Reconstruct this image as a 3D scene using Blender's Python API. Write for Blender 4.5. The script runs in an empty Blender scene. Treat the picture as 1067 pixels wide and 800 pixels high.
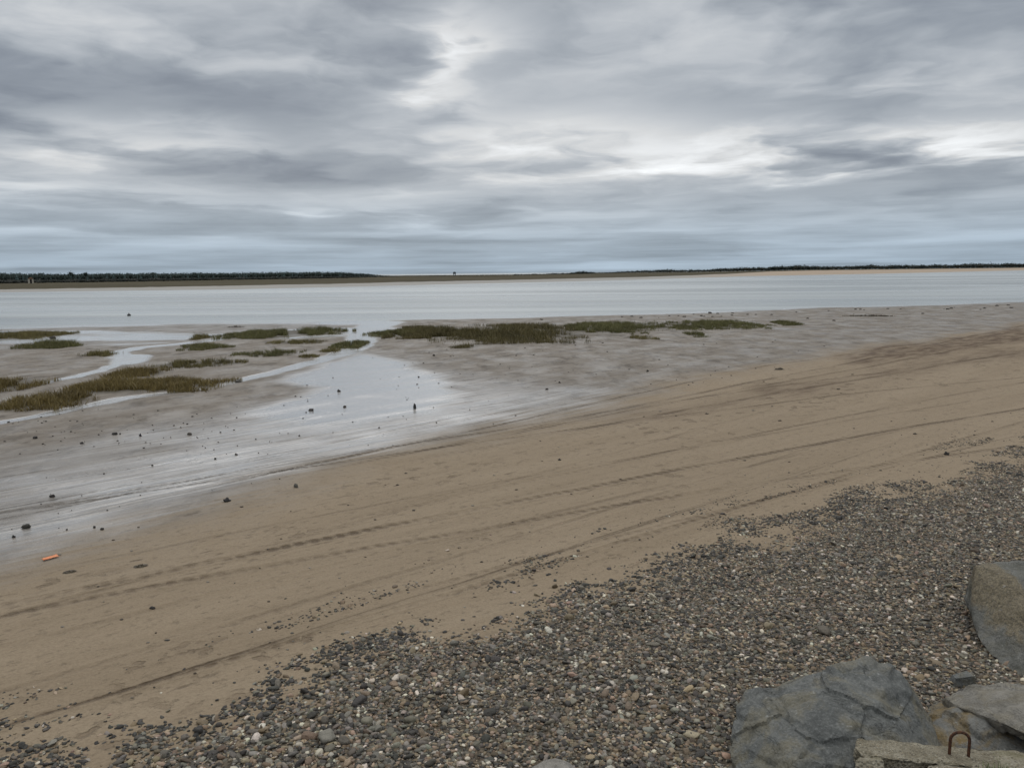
import bpy, bmesh, math, random
import numpy as np
from mathutils import Vector, Matrix, noise as mnoise

random.seed(7); rng = np.random.default_rng(11)
scene = bpy.context.scene
COL = scene.collection

# ------------------------------------------------------------------ camera model
H = 5.0; FPX = 806.0; W0, H0 = 1067.0, 800.0
ROLL = math.atan(10 / 1067.0); PITCH = math.atan((400 - 284.2) * math.cos(ROLL) / FPX)
cp, sp, cr, sr = math.cos(PITCH), math.sin(PITCH), math.cos(ROLL), math.sin(ROLL)
FW = Vector((0, cp, -sp)); U_ = Vector((0, sp, cp)); X_ = Vector((1, 0, 0))
RT = cr * X_ - sr * U_; UP = sr * X_ + cr * U_
CAM = Vector((0, 0, H))
WATER_Z = -0.12

def ray(px, py):
    return FW + RT * ((px - W0 / 2) / FPX) - UP * ((py - 400) / FPX)
def G(px, py, z=0.0):                      # where a line of sight meets level z
    d = ray(px, py); t = (z - H) / d.z
    return Vector((d.x * t, d.y * t, z))
def AT(px, py, y):                         # point on a line of sight at depth y
    d = ray(px, py); t = y / d.y
    return CAM + d * t

# ------------------------------------------------------------------ numpy helpers
def vnoise(x, y, seed=0):
    xi = np.floor(x).astype(np.int64); yi = np.floor(y).astype(np.int64)
    fx = x - xi; fy = y - yi
    fx = fx * fx * (3 - 2 * fx); fy = fy * fy * (3 - 2 * fy)
    def h(a, b):
        n = (a * 374761393 + b * 668265263 + seed * 974711) & 0x7fffffff
        n = ((n ^ (n >> 13)) * 1274126177) & 0x7fffffff
        n = n ^ (n >> 16)
        return (n & 0xffff) / 65535.0
    return (h(xi, yi) * (1 - fx) + h(xi + 1, yi) * fx) * (1 - fy) + (h(xi, yi + 1) * (1 - fx) + h(xi + 1, yi + 1) * fx) * fy
def fbm(x, y, octv=4, seed=0):
    s = 0; a = 0.5; t = 0
    for k in range(octv):
        s = s + a * vnoise(x * 2 ** k + 17.3 * k, y * 2 ** k - 9.1 * k, seed + k); t += a; a *= .5
    return s / t
def sstep(a, b, x):
    t = np.clip((x - a) / (b - a), 0, 1); return t * t * (3 - 2 * t)
def world_poly(pts, z=0.0):
    return [tuple(G(px, py, z).xy) for px, py in pts]
def dist_polyline(x, y, P):
    d = np.full(x.shape, 1e9)
    for (ax, ay), (bx, by) in zip(P[:-1], P[1:]):
        vx, vy = bx - ax, by - ay; l = vx * vx + vy * vy + 1e-12
        t = np.clip(((x - ax) * vx + (y - ay) * vy) / l, 0, 1)
        d = np.minimum(d, np.hypot(x - ax - t * vx, y - ay - t * vy))
    return d
def inside(x, y, P):
    c = np.zeros(x.shape, bool)
    for (ax, ay), (bx, by) in zip(P, P[1:] + P[:1]):
        if ay == by: continue
        cond = (ay > y) != (by > y)
        c ^= cond & (x < (bx - ax) * (y - ay) / (by - ay) + ax)
    return c
def sdist(x, y, P):                       # signed distance, positive inside the closed outline
    d = dist_polyline(x, y, P + P[:1]); return np.where(inside(x, y, P), d, -d)

# ------------------------------------------------------------------ material helper
class NT:
    def __init__(s, name, world=False):
        s.m = bpy.data.worlds.new(name) if world else bpy.data.materials.new(name)
        s.m.use_nodes = True; s.t = s.m.node_tree; s.t.nodes.clear(); s.w = world
    def n(s, typ, **k):
        nd = s.t.nodes.new(typ)
        for a, v in k.items(): setattr(nd, a, v)
        return nd
    def put(s, sock, v):
        if isinstance(v, bpy.types.NodeSocket): s.t.links.new(v, sock)
        elif v is not None: sock.default_value = v
    def math(s, op, a, b=None, c=None, clamp=False):
        nd = s.n('ShaderNodeMath', operation=op, use_clamp=clamp)
        s.put(nd.inputs[0], a); s.put(nd.inputs[1], b)
        if c is not None: s.put(nd.inputs[2], c)
        return nd.outputs[0]
    def add(s, a, b): return s.math('ADD', a, b)
    def sub(s, a, b): return s.math('SUBTRACT', a, b)
    def mul(s, a, b): return s.math('MULTIPLY', a, b)
    def vec(s, x, y, z=0.0):
        nd = s.n('ShaderNodeCombineXYZ'); s.put(nd.inputs[0], x); s.put(nd.inputs[1], y); s.put(nd.inputs[2], z); return nd.outputs[0]
    def sep(s, v):
        nd = s.n('ShaderNodeSeparateXYZ'); s.put(nd.inputs[0], v); return nd.outputs
    def noise(s, v, scale, detail=3, rough=.55, dist=0.0):
        nd = s.n('ShaderNodeTexNoise'); s.put(nd.inputs['Vector'], v)
        s.put(nd.inputs['Scale'], scale); s.put(nd.inputs['Detail'], float(detail)); s.put(nd.inputs['Roughness'], rough); s.put(nd.inputs['Distortion'], dist)
        return nd.outputs['Fac']
    def voro(s, v, scale, feature='F1', out='Distance'):
        nd = s.n('ShaderNodeTexVoronoi', feature=feature); s.put(nd.inputs['Vector'], v); s.put(nd.inputs['Scale'], scale); return nd.outputs[out]
    def ss(s, x, a, b):
        nd = s.n('ShaderNodeMapRange', interpolation_type='SMOOTHSTEP'); s.put(nd.inputs[0], x); s.put(nd.inputs[1], a); s.put(nd.inputs[2], b); return nd.outputs[0]
    def lin(s, x, a, b, c, d):
        nd = s.n('ShaderNodeMapRange'); s.put(nd.inputs[0], x)
        for i, v in enumerate((a, b, c, d)): s.put(nd.inputs[i + 1], v)
        return nd.outputs[0]
    def mix(s, f, a, b, mode='MIX'):
        nd = s.n('ShaderNodeMix', data_type='RGBA', blend_type=mode)
        s.put(nd.inputs[0], f)
        for i, v in ((6, a), (7, b)):
            if isinstance(v, tuple) and len(v) == 3: v = v + (1.0,)
            s.put(nd.inputs[i], v)
        return nd.outputs[2]
    def mixf(s, f, a, b):
        nd = s.n('ShaderNodeMix', data_type='FLOAT'); s.put(nd.inputs[0], f); s.put(nd.inputs[2], a); s.put(nd.inputs[3], b); return nd.outputs[0]
    def scale(s, v, k):
        nd = s.n('ShaderNodeVectorMath', operation='MULTIPLY'); s.put(nd.inputs[0], v); s.put(nd.inputs[1], k); return nd.outputs[0]
    def ramp(s, f, stops):
        nd = s.n('ShaderNodeValToRGB'); s.put(nd.inputs[0], f); e = nd.color_ramp.elements
        while len(e) < len(stops): e.new(.5)
        for el, (p, c) in zip(e, stops): el.position = p; el.color = tuple(c) + (1.0,)
        return nd.outputs[0]
    def attr(s, name, typ='GEOMETRY', out='Fac'):
        nd = s.n('ShaderNodeAttribute', attribute_type=typ, attribute_name=name); return nd.outputs[out]
    def bump(s, h, dist=1.0, strength=1.0, normal=None):
        nd = s.n('ShaderNodeBump'); s.put(nd.inputs['Height'], h); s.put(nd.inputs['Distance'], dist); s.put(nd.inputs['Strength'], strength)
        if normal is not None: s.put(nd.inputs['Normal'], normal)
        return nd.outputs[0]
    def bsdf(s, **k):
        nd = s.n('ShaderNodeBsdfPrincipled')
        for a, v in k.items():
            a = a.replace('_', ' ')
            if isinstance(v, tuple) and len(v) == 3 and a.endswith('Color'): v = v + (1.0,)
            s.put(nd.inputs[a], v)
        o = s.n('ShaderNodeOutputMaterial'); s.t.links.new(nd.outputs[0], o.inputs[0]); return s.m
    def obj(s): return s.n('ShaderNodeTexCoord').outputs['Object']

# ------------------------------------------------------------------ object helpers
def tag(o, label=None, cat=None, group=None, kind=None):
    if label: o['label'] = label
    if cat: o['category'] = cat
    if group: o['group'] = group
    if kind: o['kind'] = kind
    return o
def link(o, parent=None):
    COL.objects.link(o)
    if parent: o.parent = parent
    return o
def mesh_np(name, V, Fq, loops, mat, smooth=True):
    """V (n,3); Fq flat loop indices; loops = verts per face (array)"""
    me = bpy.data.meshes.new(name)
    V = np.asarray(V, np.float32); Fq = np.asarray(Fq, np.int32).ravel(); loops = np.asarray(loops, np.int32)
    me.vertices.add(len(V)); me.vertices.foreach_set('co', V.ravel())
    me.loops.add(len(Fq)); me.loops.foreach_set('vertex_index', Fq)
    st = np.zeros(len(loops), np.int32); st[1:] = np.cumsum(loops)[:-1]
    me.polygons.add(len(loops)); me.polygons.foreach_set('loop_start', st)
    try: me.polygons.foreach_set('loop_total', loops)
    except Exception: pass
    me.update(calc_edges=True); me.validate()
    if smooth: me.polygons.foreach_set('use_smooth', np.ones(len(loops), bool))
    me.materials.append(mat)
    return me
def fattr(me, name, a):
    at = me.attributes.new(name, 'FLOAT', 'POINT'); at.data.foreach_set('value', np.asarray(a, np.float32))
def cattr(me, name, a):
    at = me.attributes.new(name, 'FLOAT_COLOR', 'POINT')
    c = np.ones((len(a), 4), np.float32); c[:, :3] = a; at.data.foreach_set('color', c.ravel())
def bm_obj(name, bm, mat, parent=None, smooth=True):
    me = bpy.data.meshes.new(name); bm.to_mesh(me); bm.free()
    for p in me.polygons: p.use_smooth = smooth
    me.materials.append(mat)
    return link(bpy.data.objects.new(name, me), parent)

# ------------------------------------------------------------------ beach layout
APEX = (-60.0, -32.0)                      # the strandlines fan out from far to the lower left
def fan(x, y):
    dx, dy = x - APEX[0], y - APEX[1]; return np.hypot(dx, dy), np.arctan2(dy, dx)

EDGE = world_poly([(-140, 850), (-60, 830), (0, 806), (60, 787), (130, 764), (200, 740), (270, 717), (330, 695), (390, 664), (440, 652), (500, 634), (560, 616), (640, 600), (700, 580), (760, 560), (797, 546), (850, 532), (900, 516), (950, 504), (1000, 487), (1067, 468), (1150, 446), (1400, 400)])
SHINGLE = EDGE + [(120, -20), (0, -60), (-60, -60), (-30, -5)]
SHORE = world_poly([(-600, 350), (0, 342), (100, 339.5), (250, 337), (400, 334), (530, 331), (650, 328), (800, 322.8), (940, 318.5), (1067, 314.8), (1300, 308)], WATER_Z)
SEA = [(-2500, SHORE[0][1] + 60)] + SHORE + [(2500, SHORE[-1][1] + 900), (6000, 9000), (-6000, 9000)]
def edge_s(x, y):
    w = .55 * (fbm(x * .8, y * .8, 3, 5) - .5) + .5 * (fbm(x * .25, y * .25, 2, 6) - .5)
    return sdist(x, y, SHINGLE) + w
def terrain_z(x, y, es=None, sea=None):
    x = np.asarray(x, float); y = np.asarray(y, float)
    if es is None: es = sdist(x, y, SHINGLE)
    if sea is None: sea = sdist(x, y, SEA)
    z = 0.028 * np.clip(es, 0, 8) + .02 * np.clip(es, 0, 3)
    und = (fbm(x * .22, y * .22, 3, 21) - .5) * .09 + (fbm(x * .9, y * .9, 2, 22) - .5) * .02
    shorefade = sstep(0, -14, sea)
    z = z + und * (.25 + .75 * shorefade)
    r, ph = fan(x, y)
    rid = (fbm(r * .05, ph * 70, 3, 31) - .5) * .05 + (fbm(r * .12, ph * 260, 2, 32) - .5) * .02
    z = z + rid * sstep(-40, -10, -np.hypot(x, y) * .4) * sstep(.6, -.2, es)
    shw = sea + (fbm(x * .09, y * .2, 4, 41) - .5) * 7
    z = np.where(shw > -3, np.minimum(z, z * sstep(4, -3, shw) + (WATER_Z - .0) * sstep(-3, 0.5, shw) - .03 * np.clip(shw, 0, 60)), z)
    return z
def ground_point(px, py):
    z = 0.0
    for _ in range(5):
        p = G(px, py, z); z = float(terrain_z(np.array([p.x]), np.array([p.y]))[0])
    p = G(px, py, z); return p

# ------------------------------------------------------------------ world: overcast sky
SUN_AZ, SUN_EL = math.radians(-8), math.radians(42)     # behind the cloud, ahead of the camera
def build_world():
    s = NT('World', True); scene.world = s.m
    d = s.n('ShaderNodeTexCoord').outputs['Generated']
    x, y, z = s.sep(d)
    hxy = s.math('MAXIMUM', s.math('SQRT', s.math('MULTIPLY_ADD', x, x, s.mul(y, y))), .02)
    az = s.math('ARCTAN2', x, y); el = s.math('ARCSINE', s.math('MAXIMUM', z, -1.0))
    # layered cloud: long banks all round the sky, thinner and flatter towards the horizon
    lv = s.math('LOGARITHM', s.add(s.math('MAXIMUM', el, 0.0), .055), math.e)
    Q = s.vec(s.mul(s.math('DIVIDE', x, hxy), 4.0), s.mul(s.math('DIVIDE', y, hxy), 4.0), s.mul(lv, 4.2))
    w1 = s.noise(Q, .9, 3, .5); w2 = s.noise(s.scale(Q, (1, 1, 1.01)), 2.3, 3, .5)
    ad = s.n('ShaderNodeVectorMath', operation='ADD'); s.put(ad.inputs[0], Q); s.put(ad.inputs[1], s.vec(s.mul(s.sub(w2, .5), .5), s.mul(s.sub(w1, .5), .5), s.add(s.mul(s.sub(w1, .5), .9), s.mul(s.sub(w2, .5), .35)))); QW = ad.outputs[0]
    n1 = s.noise(QW, .42, 7, .5); n2 = s.noise(QW, 1.7, 6, .52)
    n4 = s.ss(s.noise(QW, .85, 7, .5), .33, .67); n5 = s.ss(s.noise(QW, 2.6, 6, .55), .30, .70)
    n3 = s.noise(s.scale(Q, (.30, .30, 1.5)), 1.3, 5, .55)
    # broad lighter and darker parts of the cloud layer: azimuth, elevation, spreads (px-like units of 1/806 rad), amount
    blobs = [(500, 66, 42, 42, .20), (498, 52, 22, 20, .08), (100, 140, 110, 26, .16), (45, 190, 130, 24, .05), (640, 142, 130, 24, .17), (930, 150, 150, 15, .19), (1040, 146, 60, 12, .12), (205, 150, 60, 14, .08), (20, 190, 60, 16, .08), (780, 160, 120, 16, .10), (560, 175, 180, 20, .06),
             (170, 85, 230, 34, -.09), (60, 95, 160, 30, -.03), (640, 70, 170, 34, -.09), (860, 105, 190, 28, -.09), (300, 120, 150, 28, -.05), (880, 185, 200, 16, -.05), (370, 215, 160, 14, .07), (360, 226, 60, 10, -.06), (150, 20, 120, 30, .04), (1000, 75, 90, 26, .06), (930, 30, 180, 26, -.04), (300, 175, 160, 20, -.03), (120, 215, 200, 10, .03)]
    jx = s.add(s.mul(s.sub(n1, .5), .35), s.mul(s.sub(n2, .5), .28)); jy = s.add(s.mul(s.sub(n4, .5), .03), s.mul(s.sub(n5, .5), .015))
    azj, elj = s.add(az, jx), s.add(el, jy)
    tot = None
    for bx, by, sx, sy, amp in blobs:
        r = ray(bx, by).normalized()
        a0, e0 = math.atan2(r.x, r.y), math.asin(r.z)
        u = s.math('DIVIDE', s.sub(azj, a0), sx / FPX); v = s.math('DIVIDE', s.sub(elj, e0), sy / FPX)
        g = s.math('EXPONENT', s.mul(s.math('MULTIPLY_ADD', u, u, s.mul(v, v)), -1.0))
        g = s.mul(g, amp * (1.25 if amp > 0 else 1.0)); tot = g if tot is None else s.add(tot, g)
    tot = s.mul(tot, s.lin(n2, .3, .7, .4, 1.6))
    hor = s.ss(el, .16, .0)                                 # low over the horizon
    lum = s.add(.472, s.mul(s.sub(n1, .5), s.mixf(hor, .58, .22)))
    lum = s.add(lum, s.mul(s.sub(n2, .5), s.mixf(hor, .26, .18)))
    lum = s.add(lum, s.mul(s.mul(s.sub(n3, .5), .42), hor))
    lum = s.add(lum, s.mul(s.sub(n4, .5), s.mixf(hor, .135, .08))); lum = s.add(lum, s.mul(s.sub(n5, .5), s.mixf(hor, .07, .05)))
    lum = s.math('MAXIMUM', s.add(lum, tot), .2)
    tint = s.ramp(s.lin(lum, .22, .7, 0, 1), [(0, (.84, .965, 1.17)), (.35, (.89, .985, 1.1)), (1, (.975, 1.0, 1.02))])
    tint = s.mix(s.ss(el, .13, .0), tint, (.80, 1.0, 1.20))
    # the overcast vault brightens towards the zenith
    zen = s.add(1.0, s.mul(s.ss(z, .30, .95), 1.75))
    tint = s.mix(s.ss(z, .27, .6), tint, (.995, 1.0, .985))
    lum = s.mul(lum, zen)
    cl = s.n('ShaderNodeVectorMath', operation='SCALE'); s.put(cl.inputs[0], tint); s.put(cl.inputs['Scale'], lum)
    sky = s.n('ShaderNodeTexSky', sky_type='NISHITA'); sky.sun_disc = False
    sky.sun_elevation = SUN_EL; sky.sun_rotation = SUN_AZ; sky.air_density = 1; sky.dust_density = 2
    bg1 = s.n('ShaderNodeBackground'); s.put(bg1.inputs[0], sky.outputs[0]); bg1.inputs[1].default_value = .05
    bg2 = s.n('ShaderNodeBackground'); s.put(bg2.inputs[0], cl.outputs[0]); bg2.inputs[1].default_value = 1.0
    mx = s.n('ShaderNodeMixShader'); mx.inputs[0].default_value = .94
    s.t.links.new(bg1.outputs[0], mx.inputs[1]); s.t.links.new(bg2.outputs[0], mx.inputs[2])
    o = s.n('ShaderNodeOutputWorld'); s.t.links.new(mx.outputs[0], o.inputs[0])
    sl = bpy.data.lights.new('sun', 'SUN'); sl.energy = .6; sl.angle = math.radians(50); sl.color = (1, .97, .93)
    so = link(bpy.data.objects.new('sun', sl))
    dirv = Vector((math.sin(SUN_AZ) * math.cos(SUN_EL), math.cos(SUN_AZ) * math.cos(SUN_EL), math.sin(SUN_EL)))
    so.rotation_euler = dirv.to_track_quat('Z', 'Y').to_euler(); so.location = dirv * 50
build_world()

# ------------------------------------------------------------------ ground material
def beach_material():
    s = NT('sand_and_shingle')
    P = s.obj(); x, y, z = s.sep(P)
    wet = s.attr('wet'); mud = s.attr('mud'); shi = s.attr('shingle'); veg = s.attr('weed'); brown = s.attr('brown')
    fx, fy = s.sub(x, APEX[0]), s.sub(y, APEX[1])
    ph = s.math('ARCTAN2', fy, fx); rho = s.math('SQRT', s.math('MULTIPLY_ADD', fx, fx, s.mul(fy, fy)))
    fanv = s.vec(s.mul(rho, .10), s.mul(ph, 68.0))
    st1 = s.noise(fanv, .9, 5, .6)                          # broad streaks along the beach
    st2 = s.noise(s.scale(fanv, (2.5, 5, 1)), 1.0, 4, .6)   # thin streaks
    n_big = s.noise(P, .35, 4, .55); n_mid = s.noise(P, 2.2, 4, .6); n_fine = s.noise(P, 26, 3, .65); n_grit = s.noise(P, 110, 2, .6)
    # tyre tracks and ridges: lines of the fan, drawn as grooves
    wob = s.mul(s.sub(s.noise(s.vec(s.mul(rho, .06), 0.0, 1.0), 1.0, 2), .5), .5)
    tread = s.math('SINE', s.add(s.mul(rho, 2 * math.pi / .27), s.mul(s.noise(P, 2.0, 3, .6), 6.0)))
    crumb = s.noise(P, 9.0, 4, .7)
    groove = None; berm = None; treadh = None
    # (first sighting, second sighting, half width, strength, tyre tread, from, to along the beach)
    TR = [((533, 445), (800, 404), .15, .9, 1, 62, 200), ((533, 456), (803, 421), .15, 1.0, 1, 45, 200), ((598, 510), (908, 453), .16, 1.2, 1, 66, 200), ((533, 545), (783, 505), .16, .7, 1, 58, 200),
          ((0, 757), (270, 672), .04, .65, 0, 0, 84), ((270, 672), (430, 622), .05, .7, 0, 70, 88), ((260, 497), (530, 440), .12, 1.1, 1, 60, 100), ((0, 540), (270, 486), .09, .8, 0, 0, 96), ((0, 512), (270, 464), .07, .9, 0, 0, 99), ((0, 530), (300, 470), .05, .8, 0, 0, 99), ((0, 498), (280, 452), .05, .7, 0, 0, 99),
          ((260, 480), (530, 428), .10, .8, 1, 60, 110), ((800, 395), (1067, 339), .20, 1.1, 1, 85, 300), ((700, 420), (1067, 352), .18, 1.0, 1, 80, 300), ((800, 412), (1067, 366), .2, 1.0, 1, 85, 300), ((860, 372), (1067, 343), .12, .9, 0, 95, 300),
          ((900, 430), (1067, 398), .15, .7, 1, 80, 200), ((700, 470), (1000, 420), .10, .5, 0, 70, 200), ((0, 640), (270, 570), .12, .5, 0, 0, 90), ((300, 600), (530, 545), .12, .5, 0, 0, 90), ((100, 690), (330, 622), .10, .5, 0, 0, 90), ((560, 590), (797, 520), .09, .8, 1, 68, 200), ((797, 520), (1000, 470), .09, .6, 1, 75, 200)]
    for qa, qb, wd, amp, tr, r0, r1 in TR:
        ga, gb = G(*qa), G(*qb); ra, pa = fan(ga.x, ga.y); rb, pb = fan(gb.x, gb.y); k = (pb - pa) / max(rb - ra, 1.0); k = max(min(k, .006), -.006)
        v = s.add(s.mul(s.sub(s.sub(ph, pa), s.mul(s.sub(rho, ra), k)), rho), wob)
        q = s.math('DIVIDE', v, wd * .62); q2 = s.mul(q, q)
        fade = s.mul(s.ss(rho, r0 - 12., r0 + 6.), s.ss(rho, r1 + 8., r1 - 8.))
        g = s.mul(s.mul(s.math('EXPONENT', s.mul(q2, -1.0)), amp), fade)
        bq = s.math('SUBTRACT', s.math('ABSOLUTE', q), 1.6)
        b = s.mul(s.mul(s.math('EXPONENT', s.mul(s.mul(bq, bq), -3.0)), amp), fade)
        groove = g if groove is None else s.add(groove, g)
        berm = b if berm is None else s.add(berm, b)
        if tr: treadh = g if treadh is None else s.add(treadh, g)
    patchy = s.ss(s.noise(s.vec(s.mul(rho, .25), s.mul(ph, 68.0)), 1.0, 3, .6), .36, .6)
    flk = s.ss(s.noise(s.vec(s.mul(rho, 1.6), s.mul(ph, 68 * 4.5)), 1.0, 4, .6), .60, .70)
    flk = s.mul(flk, s.ss(s.noise(s.vec(s.mul(rho, .09), s.mul(ph, 68 * .55)), 1.0, 3, .6), .42, .62))
    clod = s.ss(s.noise(s.vec(s.mul(rho, 4.5), s.mul(ph, 68 * 9.)), 1.0, 4, .65), .55, .70)
    groove = s.mul(s.mul(groove, s.mixf(patchy, .12, 1.0)), s.lin(crumb, .35, .62, .25, 1.35)); treadh = s.mul(s.mul(treadh, tread), s.mixf(patchy, .2, 1.0))
    # scuffed, trampled places
    trod = s.attr('trod')
    zone = s.math('MAXIMUM', s.mul(trod, s.ss(s.noise(s.vec(s.mul(rho, .2), s.mul(ph, 60.)), 1.0, 3, .6), .42, .58)), s.mul(.8, s.ss(s.noise(s.vec(s.mul(rho, .14), s.mul(ph, 24.)), 1.0, 3, .5), .56, .66)))
    vj = s.n('ShaderNodeVectorMath', operation='ADD'); s.put(vj.inputs[0], s.vec(s.mul(rho, .62), s.mul(ph, 68.0))); s.put(vj.inputs[1], s.scale(s.vec(n_mid, s.noise(P, 5.5, 2), 0.0), (.7, .5, 0)))
    scuff = s.mul(zone, s.ss(s.voro(vj.outputs[0], 2.9), .36, .14))
    # colour
    sand = s.ramp(st1, [(.2, (.193, .149, .099)), (.5, (.234, .184, .126)), (.8, (.274, .220, .155))])
    sand = s.mix(s.mul(s.sub(st2, .3), .7), sand, (.30, .235, .165))
    sand = s.mix(s.mul(s.ss(n_fine, .35, .72), .35), sand, (.13, .095, .063))
    sand = s.mix(s.mul(s.ss(n_grit, .62, .72), .45), sand, (.05, .04, .03))
    sand = s.mix(s.mul(scuff, .55), sand, (.10, .070, .045))
    sand = s.mix(s.math('MINIMUM', s.mul(s.add(groove, s.mul(treadh, -.6)), .8), .8, clamp=True), sand, (.11, .078, .050))  # groove and tread shade painted into the colour, along with damp turned sand
    sand = s.mix(s.mul(flk, .7), sand, (.10, .072, .048)); sand = s.mix(s.mul(clod, s.mixf(st1, .15, .6)), sand, (.095, .072, .05))
    brn = s.mul(brown, s.lin(s.noise(s.vec(s.mul(rho, .5), s.mul(ph, 68 * 3.0)), 1.0, 5, .65), .38, .62, .25, 1.15)); sand = s.mix(s.math('MINIMUM', brn, 1.0), sand, (.085, .055, .033))
    mudc = s.ramp(s.noise(fanv, 1.6, 5, .62), [(.25, (.128, .108, .089)), (.55, (.185, .163, .139)), (.8, (.245, .221, .194))])
    mudc = s.mix(s.mul(s.ss(n_mid, .45, .75), .35), mudc, (.09, .075, .062))
    mudc = s.mix(s.mul(s.ss(s.voro(s.scale(P, (1, 1, 0)), 1.5), .17, .06), .6), mudc, (.05, .042, .035)); mudc = s.mix(s.mul(s.ss(s.noise(s.scale(P, (.9, .45, 1)), 1.0, 6, .72), .50, .64), .7), mudc, (.075, .064, .053))
    c = s.mix(s.ss(s.add(mud, s.mul(s.add(s.mul(s.sub(st1, .5), .9), s.mul(s.sub(st2, .5), .7)), s.ss(s.math('ABSOLUTE', s.sub(mud, .5)), .5, .25))), .15, .85), sand, mudc)
    pebc_n = s.n('ShaderNodeTexVoronoi'); s.put(pebc_n.inputs['Vector'], P); pebc_n.inputs['Scale'].default_value = 24.
    rnd = s.sep(pebc_n.outputs['Color'])[0]
    pebc = s.ramp(rnd, [(0, (.03, .028, .025)), (.4, (.085, .078, .062)), (.7, (.15, .125, .095)), (1, (.22, .20, .17))])
    shf = s.ss(s.add(shi, s.mul(s.sub(n_mid, .5), .8)), .45, .62)
    c = s.mix(s.mul(shf, .8), c, s.mix(.5, pebc, (.035, .028, .020)))
    c = s.mix(s.mul(veg, .75), c, (.05, .042, .027))
    # wetness
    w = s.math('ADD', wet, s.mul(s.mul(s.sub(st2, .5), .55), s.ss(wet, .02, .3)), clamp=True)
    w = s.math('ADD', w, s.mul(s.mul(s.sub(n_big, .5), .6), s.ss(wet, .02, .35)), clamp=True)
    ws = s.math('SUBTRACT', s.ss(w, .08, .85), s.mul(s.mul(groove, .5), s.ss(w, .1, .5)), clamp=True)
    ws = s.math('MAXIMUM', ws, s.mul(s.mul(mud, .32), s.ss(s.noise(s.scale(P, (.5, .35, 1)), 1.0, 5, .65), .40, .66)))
    c = s.mix(s.mul(s.ss(wet, .05, .5), .5), c, s.scale(c, (.62, .64, .68))); c = s.mix(s.mul(s.ss(w, .45, 1.0), .6), c, (.34, .335, .33))  # wet ground darkens; the wettest parts are paled, sky sheen put into the colour
    rip = s.noise(s.vec(s.mul(rho, .8), s.mul(ph, 68 * 3.)), 1.0, 4, .6)
    h = s.add(s.mul(n_fine, .012), s.add(s.mul(flk, -.018), s.mul(clod, -.010)))
    h = s.add(h, s.mul(n_mid, .022)); h = s.add(h, s.mul(s.add(st2, st1), .03))
    h = s.add(h, s.mul(groove, -.030)); h = s.add(h, s.mul(berm, .016)); h = s.add(h, s.mul(treadh, .022)); h = s.add(h, s.mul(scuff, -.045))
    h = s.mul(h, s.mixf(ws, 1.0, .16)); h = s.add(h, s.mul(s.mul(rip, ws), .006))
    pv = s.voro(P, 24.); h = s.add(h, s.mul(s.mul(s.math('SUBTRACT', .6, pv), .035), shf))
    nb = s.bump(h, 1.0, 1.0)
    rough = s.mixf(ws, .85, .22)
    return s.bsdf(Base_Color=c, Roughness=rough, Specular_IOR_Level=s.mixf(ws, .25, .9), Coat_Weight=s.mul(ws, 1.0), Coat_Roughness=.17, Coat_IOR=s.mixf(ws, 1.5, 2.3), Normal=nb, Coat_Normal=nb)

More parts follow.
